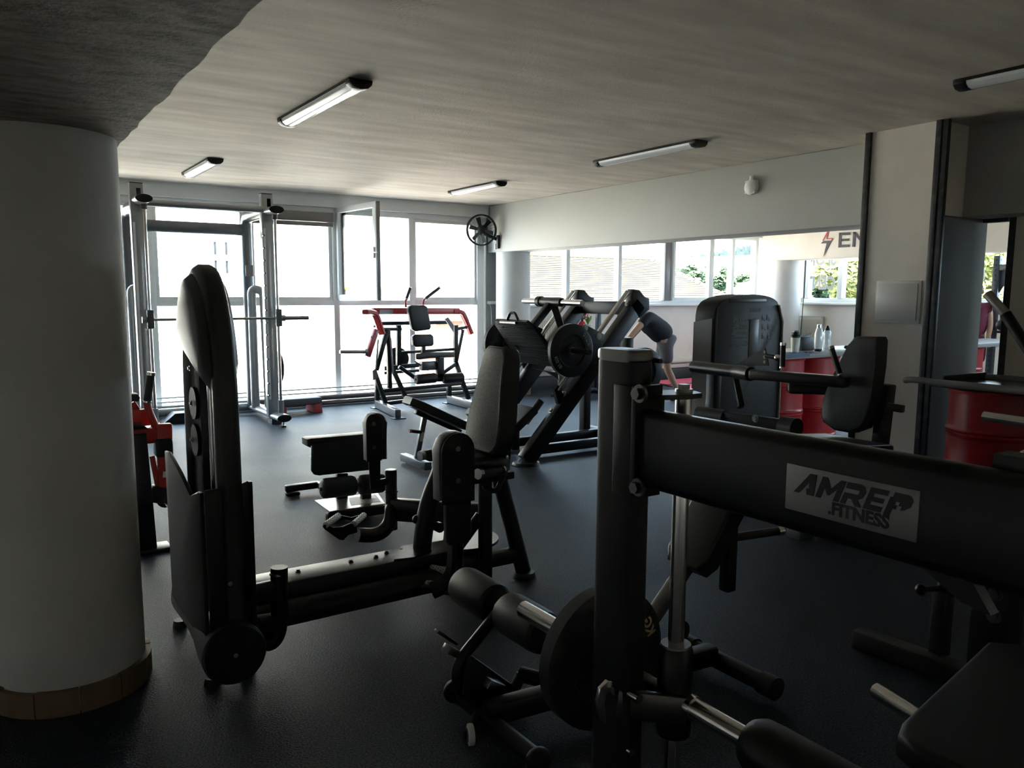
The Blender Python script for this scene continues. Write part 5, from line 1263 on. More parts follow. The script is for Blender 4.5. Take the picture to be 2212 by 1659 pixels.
path = [V((XRo, ym, ZRo))] + [at_y(*q, ym) for q in ((1030, 1380), (997, 1424), (988, 1465), (1010, 1505), (1080, 1545))] + [V((1.66, ym, .09))]
mesh_obj('roller_arm', B().tube(smooth_path(path, 6), .022, 14), 'black_steel', sb_)
mesh_obj('adjust_plate', B().prism([at_y(*q, ym - .03) for q in ((1010, 1420), (1022, 1418), (1200, 1545), (1195, 1580), (1110, 1575), (1000, 1500))], (0, .05, 0), .006, 2), 'black_steel', sb_)
for k, (p, q, w, h) in enumerate((((942, 1362), (985, 1390), .03, .012), ((963, 1400), (984, 1410), .05, .03), ((1048, 1472), (1080, 1484), .06, .035), ((1105, 1540), (1140, 1552), .055, .03))):
    yk_ = ym - .06 if k > 1 else ym + .02
    mesh_obj('adjust_tab', B().beam(at_y(*p, yk_), at_y(*q, yk_), w, h, .004), 'dull_steel', sb_)
mesh_obj('spine', B().beam((1.40, 2.3, .075), (2.45, 2.2, .075), .07, .08, .012), 'black_steel', sb_)
mesh_obj('cross_strut', B().cyl((1.66, ym, .09), (1.75, 2.27, .09), .03, n=14), 'black_steel', sb_)
cw = at_z(1016, 1612, 0); cw = V((cw.x, cw.y, .045))
mesh_obj('caster_wheel', B().lathe(cw - V((.012, .0, 0)), V((1, -.35, 0)), [(.014, 0), (.026, 0), (.036, .003), (.038, .012), (.036, .021), (.026, .024), (.014, .024)], 24), 'light_plastic', sb_)
mesh_obj('caster_hub', B().lathe(cw - V((.014, .0, 0)), V((1, -.35, 0)), [(.004, 0), (.024, 0), (.024, .028), (.004, .028)], 18), 'black_plastic', sb_)
mesh_obj('caster_fork', B().beam(cw + V((-.012, -.004, 0)), (1.40, cw.y + .08, .06), .03, .035, .004), 'black_steel', sb_)
yq = 2.25
pdo = [V((2.27, yq - .10, .485)), V((2.27, yq + .06, .485)), V((2.30, yq + .09, .525)), V((2.62, yq + .09, .97)), V((2.62, yq - .13, .97)), V((2.30, yq - .13, .525))]
mesh_obj('back_pad', B().prism(pdo, V((.075, 0, -.055)), .016, 3), 'black_vinyl', sb_)
mesh_obj('pad_rail', B().beam((1.95, yq - .02, .12), (2.32, yq - .02, .48), .05, .05, .006, up=(-.6, 0, .75)), 'dull_steel', sb_)
mesh_obj('pad_post', B().beam((2.46, yq - .10, .36), (2.46, yq - .10, .66), .05, .05, .006), 'black_steel', sb_)
hA, hB = at_z(1577, 1162, .50), at_z(1690, 1146, .50)
grip(sb_, hB, hA, .019, .03)
mesh_obj('handle_bar', B().tube(smooth_path([hA, hA + V((-.03, .06, 0)), at_z(1530, 1158, .50), V((2.47, yq - .08, .50))], 5), .017, 12), 'black_steel', sb_)
fbk = at_z(1730, 1150, .03)
solo('floor_bracket', B().box((fbk.x, fbk.y, .03), (.16, .10, .06), .006), 'grey_paint', 'small grey steel bracket on the dark floor under the name plate', 'bracket', (fbk.x, fbk.y, 0))

# ================================================================== LEG EXTENSION MACHINE
le = thing('leg_extension_machine', 'black leg extension machine with domed weight tower and curved backrest', 'gym machine', (5.3, 4.2, 0))
YT = 5.0
def T(px, py, y=YT): return at_y(px, py, y)
prof_ = [(1540, 1010), (1683, 1010), (1685, 690), (1680, 670), (1670, 657), (1650, 646), (1622, 638), (1595, 637), (1570, 643), (1552, 655), (1542, 672)]
tx0, tx1 = T(1540, 800).x, T(1685, 800).x
zs = [T(1685, 690).z, T(1670, 657).z, T(1640, 640).z, T(1595, 636).z, T(1560, 648).z, T(1541, 668).z]
pr3 = [V((tx0, YT, .05)), V((tx1, YT, .05)), V((tx1, YT, zs[0]))] + smooth_path([(tx1 - .015, YT, zs[0] + .05), (tx1 - .06, YT, zs[1]), (tx1 - .2, YT, zs[2] - .005), ((tx0 + tx1) / 2 - .05, YT, zs[3]), (tx0 + .10, YT, zs[4]), (tx0 + .012, YT, zs[5])], 4) + [V((tx0, YT, zs[5] - .06))]
mesh_obj('tower_shroud', B().prism(pr3, (0, .24, 0), .012, 3), 'black_matte', le)
sd = [V((tx0 - .012, YT + .02, .05)), V((tx0 - .012, YT + .24, .05)), V((tx0 - .012, YT + .24, zs[5] - .12)), V((tx0 - .012, YT + .02, zs[5] - .08))]
mesh_obj('grey_side_panel', B().prism(sd, (.02, 0, 0)), 'side_grey', le)
mesh_obj('edge_trim', B().tube([(tx1 - .005, YT - .008, .1), (tx1 - .005, YT - .008, zs[0] - .02), (tx1 - .07, YT - .008, zs[1] - .01)], .012, 8), 'side_grey', le)
sx0, sx1 = T(1617, 740).x, T(1637, 740).x
mesh_obj('pin_slot', B().span((sx0, YT - .004, T(1627, 800).z), (sx1, YT + .001, T(1627, 690).z), .002), 'black_satin', le)
mesh_obj('top_recess', B().span((T(1575, 650).x, YT - .004, T(1600, 654).z), (T(1655, 650).x, YT, T(1600, 645).z), .002), 'black_satin', le)
def tower_text(lines, px, py, size, step):
    b = B()
    for k, s in enumerate(lines):
        p = T(px, py, YT - .002); b.add_mesh(text_mesh(s, size, 0, .0005), basis((p.x, p.y, p.z - k * step), X_, Z_))
    mesh_obj('printed_text', b, 'dim_print', le)
tower_text(['Leg Extension', 'Leg Curl'], 1583, 694, .055, .06)
tower_text(['Seat and pad adjust', 'before each set.'], 1582, 712, .028, .034); tower_text(['Keep the back flat against', 'the rest and move the', 'lever slowly through the', 'whole range of motion.'], 1580, 724, .026, .034)
tower_text(['AMREP'], 1620, 674, .05, .05)
ic = B()
for k, (px, py) in enumerate(((1648, 692), (1658, 692), (1648, 712), (1660, 712), (1648, 732), (1660, 732))):
    p = T(px, py, YT - .002); ic.ball((p.x, p.y, p.z + .04), .014, (1, .05, 1), 8); ic.beam(p, p + Z_ * .04, .002, .018, 0, up=X_); ic.beam(p + Z_ * .02, p + V((.04, 0, .0)), .002, .012, 0); 
tag(mesh_obj('figure_print', ic, 'dim_print', le), kind='stuff')
# thigh bar with grips
za = .97
A0, A1, A2, A3 = at_z(1498, 792, za), at_z(1590, 803, za), at_z(1622, 808, za), at_z(1832, 826, za)
mesh_obj('arm_tube', B().cyl(A0, A1, .048, n=22, bev=.008), 'black_satin', le)
mesh_obj('arm_sleeve', B().cyl(A1 + (A2 - A1) * .04, A2, .053, n=22, bev=.004), 'black_satin', le)
mesh_obj('arm_beam', B().beam(A2, A3, .09, .075, .018), 'black_satin', le)
pa_, pb2 = at_z(1700, 836, za - .09), at_z(1832, 840, za - .09)
mesh_obj('thigh_pad', B().beam(pa_, pb2 - Y_ * .0, .17, .085, .03, seg=4), 'black_vinyl', le)
for p, q in (((1692, 740), (1690, 792)), ((1795, 748), (1814, 808))):
    base_ = at_x(*q, A2.lerp(A3, .4).x if q[0] < 1700 else A3.x); top_ = at_x(*p, base_.x); grip(le, top_, base_, .019, .02)
mesh_obj('adjust_sector', B().prism([at_x(*q, 4.95) for q in ((1588, 788), (1652, 752), (1660, 790))], (.012, 0, 0)), 'black_steel', le)
bb = B()
for k in range(6): bolt(bb, at_x(1652 - k * .3, 760 + k * 11 if k < 3 else 800 + (k - 3) * 9, 4.945), -X_, .008, .004)
mesh_obj('bolt', bb, 'dull_steel', le)
mesh_obj('pull_knob', B().cyl(at_x(1655, 768, 4.9), at_x(1674, 772, 4.9), .018, n=12), 'black_plastic', le)
mesh_obj('knob_tip', B().ball(at_x(1679, 773, 4.9), .024, n=14), 'chrome', le)
# lower shin roller
r0, r1_ = at_z(1506, 893, .60), at_z(1686, 920, .60)
mesh_obj('shin_roller', B().cyl(r0 + (r1_ - r0) * .02, r0 + (r1_ - r0) * .36, .06, n=22, bev=.015), 'foam_rubber', le)
mesh_obj('roller_beam', B().beam(r0, r1_, .07, .10, .012), 'black_steel', le)
mesh_obj('roller_end', B().cyl(r1_ - Y_ * .02, r1_ - Y_ * .14, .075, n=22, bev=.012), 'black_plastic', le)
bb = B(); bolt(bb, at_x(1632, 904, r1_.x - .05), -X_, .02, .012); mesh_obj('bolt', bb, 'dull_steel', le)
mesh_obj('lever', B().beam(at_z(1600, 880, .66), V((5.1, 4.5, .97)), .05, .06, .006), 'black_steel', le)
# backrest
XBk = 4.92
bpts = [(1852, 726), (1893, 727), (1897, 734), (1890, 790), (1882, 850), (1874, 900), (1862, 926), (1835, 936), (1800, 930), (1776, 912), (1770, 893), (1777, 866), (1790, 830), (1812, 785), (1832, 745), (1842, 729)]
mesh_obj('backrest', B().prism([at_x(*p, XBk) for p in bpts], (.13, -.0, -.005), .022, 4), 'black_vinyl', le)
mesh_obj('back_post', B().beam((5.10, at_x(1885, 890, 5.1).y - .05, .15), (5.12, at_x(1895, 880, 5.1).y - .05, .95), .08, .10, .01), 'black_steel', le)
ha = at_x(1905, 872, 5.1); mesh_obj('back_lever', B().beam((5.05, ha.y + .05, ha.z), at_x(1952, 884, 5.05), .04, .05, .008), 'black_plastic', le)
mesh_obj('seat', B().prism([(4.35, 2.98, .55), (4.95, 2.98, .50), (4.95, 3.5, .50), (4.35, 3.5, .55)], (0, 0, .08), .02, 3), 'black_vinyl', le)
mesh_obj('seat_base', B().span((4.5, 3.1, .12), (4.95, 3.4, .50), .01), 'black_steel', le)
mesh_obj('base_frame', B().span((4.45, 3.05, .02), (5.3, 3.15, .12), .01).span((5.2, 3.05, .02), (5.3, 5.2, .12), .01), 'black_steel', le)
mesh_obj('side_frame', B().beam((5.0, 4.6, .1), (5.0, 4.6, .95), .09, .09, .01).beam((5.0, 4.6, .1), (5.25, 4.6, .08), .09, .09, .01), 'black_steel', le)
wr_ = at_z(1828, 953, .55); mesh_obj('side_roller', B().cyl(wr_ + V((-.1, .12, .0)), wr_, .022, n=16), 'black_plastic', le); mesh_obj('roller_tip', B().cyl(wr_, wr_ - V((0, .012, 0)), .024, n=16), 'white_plastic', le)
# ================================================================== BAR COUNTER ON OIL DRUMS
ca, cb2 = at_z(1690, 768, .93), at_z(1826, 759, .93)
YC = (ca.y + cb2.y) / 2
ct = thing('bar_counter', 'long grey counter top carried by red oil drums in the next room', 'counter', (9.5, YC + .3, .88))
xd1 = at_y(1674, 850, YC + .32).x; xd2 = xd1 + .61
mesh_obj('counter_board', B().span((xd1 - .55, YC, .885), (12.3, YC + .68, .93), .006), 'counter_top', ct)
mesh_obj('edge_strip', B().span((xd1 - .56, YC - .012, .882), (12.3, YC, .932), .004), 'grey_edge', ct)
def drum(x, y, label, group, h=.88, r=.288, m='red_dark', dent=0):
    t = thing('oil_drum', label, 'oil drum', (x, y, 0), group)
    pf = [(r * .9, .012), (r, .012), (r + .008, .004), (r + .010, .012), (r, .025)]
    for z0_ in (h * .335, h * .655): pf += [(r, z0_ - .045), (r + .002, z0_ - .03), (r + .011, z0_ - .018), (r + .011, z0_ - .008), (r - .001, z0_), (r + .011, z0_ + .008), (r + .011, z0_ + .018), (r + .002, z0_ + .03), (r, z0_ + .045)]
    pf += [(r, h - .025)]
    b = B(); b.lathe((x, y, 0), Z_, pf, 40)
    if dent:
        for v in b.bm.verts:
            a = math.atan2(v.co.y - y, v.co.x - x); g = math.exp(-((a - 2.75) / .20) ** 2 - ((v.co.z - .50) / .10) ** 2) * .018 + math.exp(-((a + 2.6) / .15) ** 2 - ((v.co.z - .8) / .06) ** 2) * .008
            d = V((v.co.x - x, v.co.y - y, 0)); v.co -= d.normalized() * g if d.length > .01 else d * 0
    mesh_obj('body', b, m, t); mesh_obj('top_rim', B().lathe((x, y, h - .026), Z_, [(r - .01, 0), (r + .009, 0), (r + .011, .012), (r + .004, .024), (r - .008, .022), (r - .012, .012), (0, .012)], 40), m, t)
    return t
GRP = 'red oil drums under the counter'
drum(xd1, YC + .32, 'left red oil drum under the counter beside the weight tower', GRP)
drum(xd2, YC + .32, 'second red oil drum under the counter, next to the curved backrest', GRP)
for k, x in enumerate((xd2 + 1.9, xd2 + 2.5, xd2 + 3.1)):
    drum(x, YC + .32, ['red oil drum behind the wall stub under the counter', 'red oil drum seen through the narrow doorway at its left', 'red oil drum seen through the narrow doorway at its right'][k], GRP)
ZK = .931
def on_counter(px, dy=.22): return V((at_y(px, 740, YC + dy).x, YC + dy, ZK))
p = on_counter(1718, .14)
t = thing('shaker_bottle', 'cloudy shaker bottle with black lid on the counter', 'shaker', p)
mesh_obj('cup', B().lathe(p, Z_, [(.036, 0), (.04, .004), (.049, .17), (0, .17)], 24), 'shaker_plastic', t)
mesh_obj('lid', B().lathe(p + Z_ * .165, Z_, [(.052, 0), (.053, .022), (.045, .032), (.045, .05), (.03, .055), (0, .055)], 24).box(p + V((.012, 0, .228)), (.05, .03, .022), .004), 'black_plastic', t)
p = on_counter(1768, .16)
t = thing('glass_bottle', 'tall clear water bottle with steel cap on the counter', 'bottle', p)
mesh_obj('bottle_body', B().lathe(p + Z_ * .018, Z_, [(.036, 0), (.047, .03), (.05, .10), (.046, .17), (.03, .225), (.024, .245), (0, .245)], 24), 'water_bottle', t)
mesh_obj('bottle_base', B().lathe(p, Z_, [(.03, 0), (.037, .006), (.042, .03), (0, .03)], 24), 'black_plastic', t); mesh_obj('cap', B().lathe(p + Z_ * .258, Z_, [(.026, 0), (.026, .035), (.022, .04), (0, .04)], 20), 'chrome', t)
p = on_counter(1786, .40)
t = thing('sport_bottle', 'pale plastic sport bottle with pointed black cap behind the clear bottle', 'bottle', p)
mesh_obj('bottle_body', B().lathe(p, Z_, [(.038, 0), (.042, .01), (.042, .10), (.039, .115), (.043, .13), (.043, .19), (.028, .215), (0, .215)], 24), 'water_bottle', t); mesh_obj('cap', B().lathe(p + Z_ * .21, Z_, [(.03, 0), (.03, .02), (.014, .045), (.008, .058), (0, .058)], 18), 'black_plastic', t)
p = on_counter(1742, .34)
t = thing('card_terminal', 'black boxy screen standing on the counter between the bottles', 'terminal', p)
mesh_obj('screen_box', B().box(p + Z_ * .075, (.22, .06, .15), .008), 'black_plastic', t); mesh_obj('top_strap', B().tube([p + V((-.09, 0, .152)), p + V((0, 0, .165)), p + V((.08, .0, .185))], .008, 8), 'blue_cloth', t)
p = on_counter(1838, .22)
t = thing('sunglasses_case', 'black knobbly pouch lying on the right of the counter', 'pouch', p)
b = B(); random.seed(5)
for k in range(7): b.ball(p + V((random.uniform(-.08, .08), random.uniform(-.03, .03), .024)), .03, (1.3, 1, .75), 10)
mesh_obj('pouch_body', b, 'black_plastic', t)
p = on_counter(1752, .08); solo('phone', B().box(p + Z_ * .006, (.15, .075, .011), .003), 'black_satin', 'flat black phone lying before the boxy screen', 'phone', p)
p = on_counter(1703, .05)
b = B(); n = 9; g = [[b.bm.verts.new(p + V((-.13 + .05 * i, -.09 + .035 * j if j else -.075, .004 + .012 * abs(math.sin(i * 1.7 + j)) - (.04 if j == 0 else 0)))) for j in range(6)] for i in range(n)]
for i in range(n - 1):
    for j in range(5): b.bm.faces.new((g[i][j], g[i + 1][j], g[i + 1][j + 1], g[i][j + 1]))
bmesh.ops.solidify(b.bm, geom=b.bm.faces[:], thickness=.004)
solo('blue_cloth', b, 'blue_cloth', 'crumpled blue cloth hanging over the counter edge', 'cloth', p)
# cable on far column, radiators
cbp = at_x(1732, 600, 12.3)
solo('hanging_cable', B().tube([(12.85, at_x(1738, 600, 12.85).y, 2.3), (12.86, at_x(1735, 650, 12.85).y, 1.6), (12.86, at_x(1729, 720, 12.85).y, .8)], .007, 6), 'black_plastic', 'thin black cable hanging beside the far round column', 'cable', (12.85, cbp.y, .8))
def radiator(a, c, zb, zt, y, label, axis='x'):
    if axis == 'x':
        t = thing('radiator', label, 'radiator', ((a + c) / 2, y - .06, zb), 'cream panel radiators'); mesh_obj('panel', B().span((a, y - .10, zb), (c, y - .02, zt), .008), 'cream_paint', t)
        n = int((c - a) / .05)
        for k in range(n): mesh_obj('rib', B().span((a + .02 + k * .05, y - .108, zb + .04), (a + .045 + k * .05, y - .099, zt - .04), .003, 1), 'cream_paint', t)
        mesh_obj('top_grille', B().span((a - .005, y - .105, zt), (c + .005, y - .015, zt + .012), .003), 'white_plastic', t)
    else:
        t = thing('radiator', label, 'radiator', (y - .06, (a + c) / 2, zb), 'cream panel radiators'); mesh_obj('panel', B().span((y - .10, a, zb), (y - .02, c, zt), .008), 'cream_paint', t)
        n = int((c - a) / .05)
        for k in range(n): mesh_obj('rib', B().span((y - .108, a + .02 + k * .05, zb + .04), (y - .099, a + .045 + k * .05, zt - .04), .003, 1), 'cream_paint', t)
        mesh_obj('top_grille', B().span((y - .105, a - .005, zt), (y - .015, c + .005, zt + .012), .003), 'white_plastic', t)
    return t
radiator(at_y(1164, 720, 10.75).x, at_y(1246, 720, 10.75).x, .42, at_y(1200, 694, 10.75).z, YF, 'wide cream radiator on the parapet behind the leg press')
yr0, yr1 = at_x(1773, 700, 12.9).y, at_x(1722, 700, 12.9).y
radiator(yr0, yr1, .38, at_x(1750, 684, 12.9).z, XF, 'cream radiator under the far window beside the column', 'y')

# ================================================================== TRAY TABLE ON A DRUM (RIGHT EDGE)
dc = at_z(2127, 842, .88)
dn = V((dc.x + .10, dc.y - .02, 0))
drum(dn.x, dn.y, 'dented red oil drum carrying a dark tray at the right edge', None, dent=1)
e0_, e1_ = at_z(2012, 824, .92), at_z(2212, 850, .92)
tt = thing('tray_table_top', 'dark glossy tray with foam wrapped edge on the dented drum', 'table top', (dn.x, dn.y, .882))
xn, yl_ = e0_.x, e0_.y
mesh_obj('tray_board', B().span((xn, yl_ - 1.3, .884), (xn + .75, yl_, .905), .004), 'tray_top', tt)
for (a, c, nm) in (((xn, yl_ + .02, .915), (xn, yl_ - 1.3, .915), 'edge_foam'), ((xn + .75, yl_, .915), (xn + .75, yl_ - 1.3, .915), 'edge_foam')):
    mesh_obj(nm, B().cyl(a, c, .026, n=16), 'grey_edge', tt)
mesh_obj('edge_handle', B().tube(smooth_path([(xn, yl_ + .0, .918), (xn - .01, yl_ + .10, .922), (xn - .01, yl_ + .17, .918), (xn, yl_ + .20, .91)], 4), .024, 12), 'grey_edge', tt)
mesh_obj('rear_lip', B().span((xn + .15, yl_ - .02, .905), (xn + .75, yl_ + .0, .955), .004), 'black_steel', tt)

# machine cut off at the right edge: lever and chrome horn
mr_ = thing('lever_machine', 'lever arm with chrome grip and steel horn at the right picture edge', 'gym machine', (3.8, 1.3, 0))
XR_ = 3.75
g0, g1 = at_x(2133, 634, XR_), at_x(2172, 678, XR_)
mesh_obj('lever_grip', B().cyl(g0, g1, .021, n=18, bev=.003), 'brushed_steel', mr_)
g2 = at_x(2260, 815, XR_)
mesh_obj('lever_arm', B().cyl(g1, g2, .024, n=16), 'black_steel', mr_)
h0, h1 = at_x(2125, 899, XR_), at_x(2300, 925, XR_)
mesh_obj('weight_horn', B().cyl(h0, h1, .022, n=18, bev=.003), 'chrome', mr_)
mesh_obj('post', B().beam((g2.x, min(g2.y, h1.y) - .02, .02), (g2.x, min(g2.y, h1.y) - .02, g2.z + .03), .10, .10, .008), 'black_steel', mr_)
mesh_obj('back_pad', B().prism([at_x(*q, 4.0) for q in ((2200, 975), (2240, 960), (2250, 1010), (2230, 1040), (2203, 1030))], (.08, 0, 0), .015, 3), 'black_vinyl', mr_)
mesh_obj('base', B().span((3.55, g2.y - .5, 0), (4.1, g2.y - .02, .06), .01), 'black_steel', mr_)

# ================================================================== THINGS BEYOND THE LEG PRESS
# exercise mats
m1 = at_z(1420, 832)
for k, (x, y, l) in enumerate(((m1.x, m1.y - .55, 'pink exercise mat on the floor beside the bent person'), (m1.x + .1, m1.y + .14, 'pink exercise mat farther back along the parapet wall'))):
    t = thing('exercise_mat', l, 'mat', (x + .9, y, 0), 'pink mats by the parapet')
    mesh_obj('mat_body', B().span((x, y - .30, .001), (x + 1.8, y + .32, .016), .004), 'yoga_edge', t)
    mesh_obj('mat_top', B().span((x + .02, y - .28, .016), (x + 1.78, y + .30, .019)), 'mat_pink', t)
# extinguisher, sign, plant, squat stand
ex_ = at_y(1267, 715, 10.6)
t = thing('fire_extinguisher', 'red fire extinguisher hanging on the parapet wall', 'fire extinguisher', (ex_.x, 10.70, ex_.z - .2))
mesh_obj('cylinder', B().lathe((ex_.x, 10.72, ex_.z - .22), Z_, [(.06, 0), (.075, .015), (.075, .30), (.05, .36), (.025, .38), (0, .38)], 24), 'extinguisher', t)
mesh_obj('valve', B().box((ex_.x, 10.72, ex_.z + .18), (.03, .03, .05), .004).beam((ex_.x, 10.72, ex_.z + .20), (ex_.x + .07, 10.70, ex_.z + .215), .015, .012, .002), 'black_plastic', t)
mesh_obj('label_band', B().lathe((ex_.x, 10.72, ex_.z - .12), Z_, [(.0755, 0), (.0762, .002), (.0762, .12), (.0755, .122)], 24), 'sign_red', t)
mesh_obj('wall_hook', B().box((ex_.x, 10.82, ex_.z), (.04, .06, .12), .004), 'black_plastic', t)
sgp = at_y(1264, 681, 10.84)
t = thing('fire_sign', 'small red fire extinguisher sign on the wall', 'sign', (sgp.x, 10.845, sgp.z - .07))
mesh_obj('sign_board', B().span((sgp.x - .07, 10.84, sgp.z - .07), (sgp.x + .07, 10.848, sgp.z + .07), .002), 'sign_red', t)
mesh_obj('pictogram', B().lathe((sgp.x - .025, 10.839, sgp.z - .04), Z_, [(.012, 0), (.012, .05), (0, .055)], 8).beam((sgp.x + .015, 10.839, sgp.z - .02), (sgp.x + .045, 10.839, sgp.z + .03), .003, .014, 0), 'white_plastic', t)
pp = at_y(1270, 690, 10.45)
t = thing('potted_plant', 'small spiky potted plant in front of the fire sign', 'plant', (pp.x, 10.45, 0))
mesh_obj('stand', B().cyl((pp.x, 10.45, 0), (pp.x, 10.45, pp.z - .20), .06, n=14), 'white_plastic', t)
mesh_obj('pot', B().lathe((pp.x, 10.45, pp.z - .20), Z_, [(.05, 0), (.07, .10), (.075, .12), (0, .11)], 18), 'white_plastic', t)
random.seed(9)
for k in range(12):
    a = 2 * math.pi * k / 12; l = random.uniform(.12, .2); s = V((math.cos(a), math.sin(a), 0)); o0 = V((pp.x, 10.45, pp.z - .09)); sd_ = s.cross(Z_) * .011
    q0, q1, q2 = o0, o0 + s * l * .5 + Z_ * l * .9, o0 + s * l * 1.1 + Z_ * l * .7
    b = B(); v = [b.bm.verts.new(x) for x in (q0 - sd_ * .6, q0 + sd_ * .6, q1 + sd_, q1 - sd_, q2)]; b.bm.faces.new(v[:4]); b.bm.faces.new((v[3], v[2], v[4])); bmesh.ops.solidify(b.bm, geom=b.bm.faces[:], thickness=.002); mesh_obj('leaf', b, 'leaf', t)
ss = at_y(1291, 760, 9.9)
t = thing('squat_stand', 'dark blue steel stand post behind the leg press', 'gym rack', (ss.x, 9.9, 0))
for dx in (0, .45):
    mesh_obj('post', B().beam((ss.x + dx, 9.9, .05), (ss.x + dx, 9.9, at_y(1291, 672, 9.9).z), .07, .07, .006), 'rack_blue', t)
mesh_obj('base', B().beam((ss.x - .2, 9.9, .04), (ss.x + .65, 9.9, .04), .07, .07, .006), 'rack_blue', t)
mesh_obj('cross_bar', B().beam((ss.x, 9.9, .62), (ss.x + .45, 9.9, .62), .05, .05, .005), 'rack_blue', t)
fb_ = at_z(1222, 862, 0)
t = thing('weight_bench', 'low dark bench on the floor beyond the leg press', 'gym bench', (fb_.x + .3, fb_.y + .2, 0))
mesh_obj('pad', B().span((fb_.x - .1, fb_.y, .36), (fb_.x + 1.0, fb_.y + .3, .43), .02, 3), 'black_vinyl', t)
for dx in (0, .85): mesh_obj('leg', B().beam((fb_.x + dx, fb_.y + .15, .03), (fb_.x + dx, fb_.y + .15, .37), .05, .06, .005), 'black_steel', t); mesh_obj('foot', B().beam((fb_.x + dx, fb_.y - .05, .025), (fb_.x + dx, fb_.y + .35, .025), .06, .05, .006), 'black_steel', t)

# ================================================================== PEOPLE
def skin_obj(name, pts, edges, m, parent, root=0, sub=2):
    me = bpy.data.meshes.new(name); org = base_of(parent)
    bm_ = bmesh.new(); lay = bm_.verts.layers.skin.verify()
    vs = []
    for i, (p, r) in enumerate(pts):
        v = bm_.verts.new(V(p) - org); v[lay].radius = (r, r) if not isinstance(r, tuple) else r; v[lay].use_root = (i == root); vs.append(v)
    for a, c in edges: bm_.edges.new((vs[a], vs[c]))
    bm_.to_mesh(me); bm_.free(); me.materials.append(MATS[m])
    o = bpy.data.objects.new(name, me); COL.objects.link(o); o.parent = parent
    sk = o.modifiers.new('Skin', 'SKIN'); sk.use_smooth_shade = True
    s2 = o.modifiers.new('Subdivision', 'SUBSURF'); s2.levels = sub; s2.render_levels = sub
    return o
def hand(P, E, wrist, d, spread, r=.0085):
    """append palm and five fingers to the skeleton; d = pointing direction"""
    d = V(d).normalized(); s = V(spread).normalized(); n0 = len(P); nrm_ = d.cross(s)
    wi = wrist; w = V(P[wi][0])
    palm = w + d * .055; P.append((palm, (.034, .02))); E.append((wi, n0))
    for k in range(4):
        off = s * (.03 - .02 * k); L = (.072, .08, .075, .06)[k]
        a = len(P); P.append((palm + off + d * .03, .011)); P.append((palm + off + d * (.03 + L * .5) + nrm_ * .012, r + .001)); P.append((palm + off + d * (.03 + L * .85) + nrm_ * .035, r))
        E += [(n0, a), (a, a + 1), (a + 1, a + 2)]
    a = len(P); P.append((w + d * .03 + s * .04, .012)); P.append((w + d * .065 + s * .062 + nrm_ * .01, r + .001)); P.append((w + d * .09 + s * .065 + nrm_ * .02, r)); E += [(wi, a), (a, a + 1), (a + 1, a + 2)]
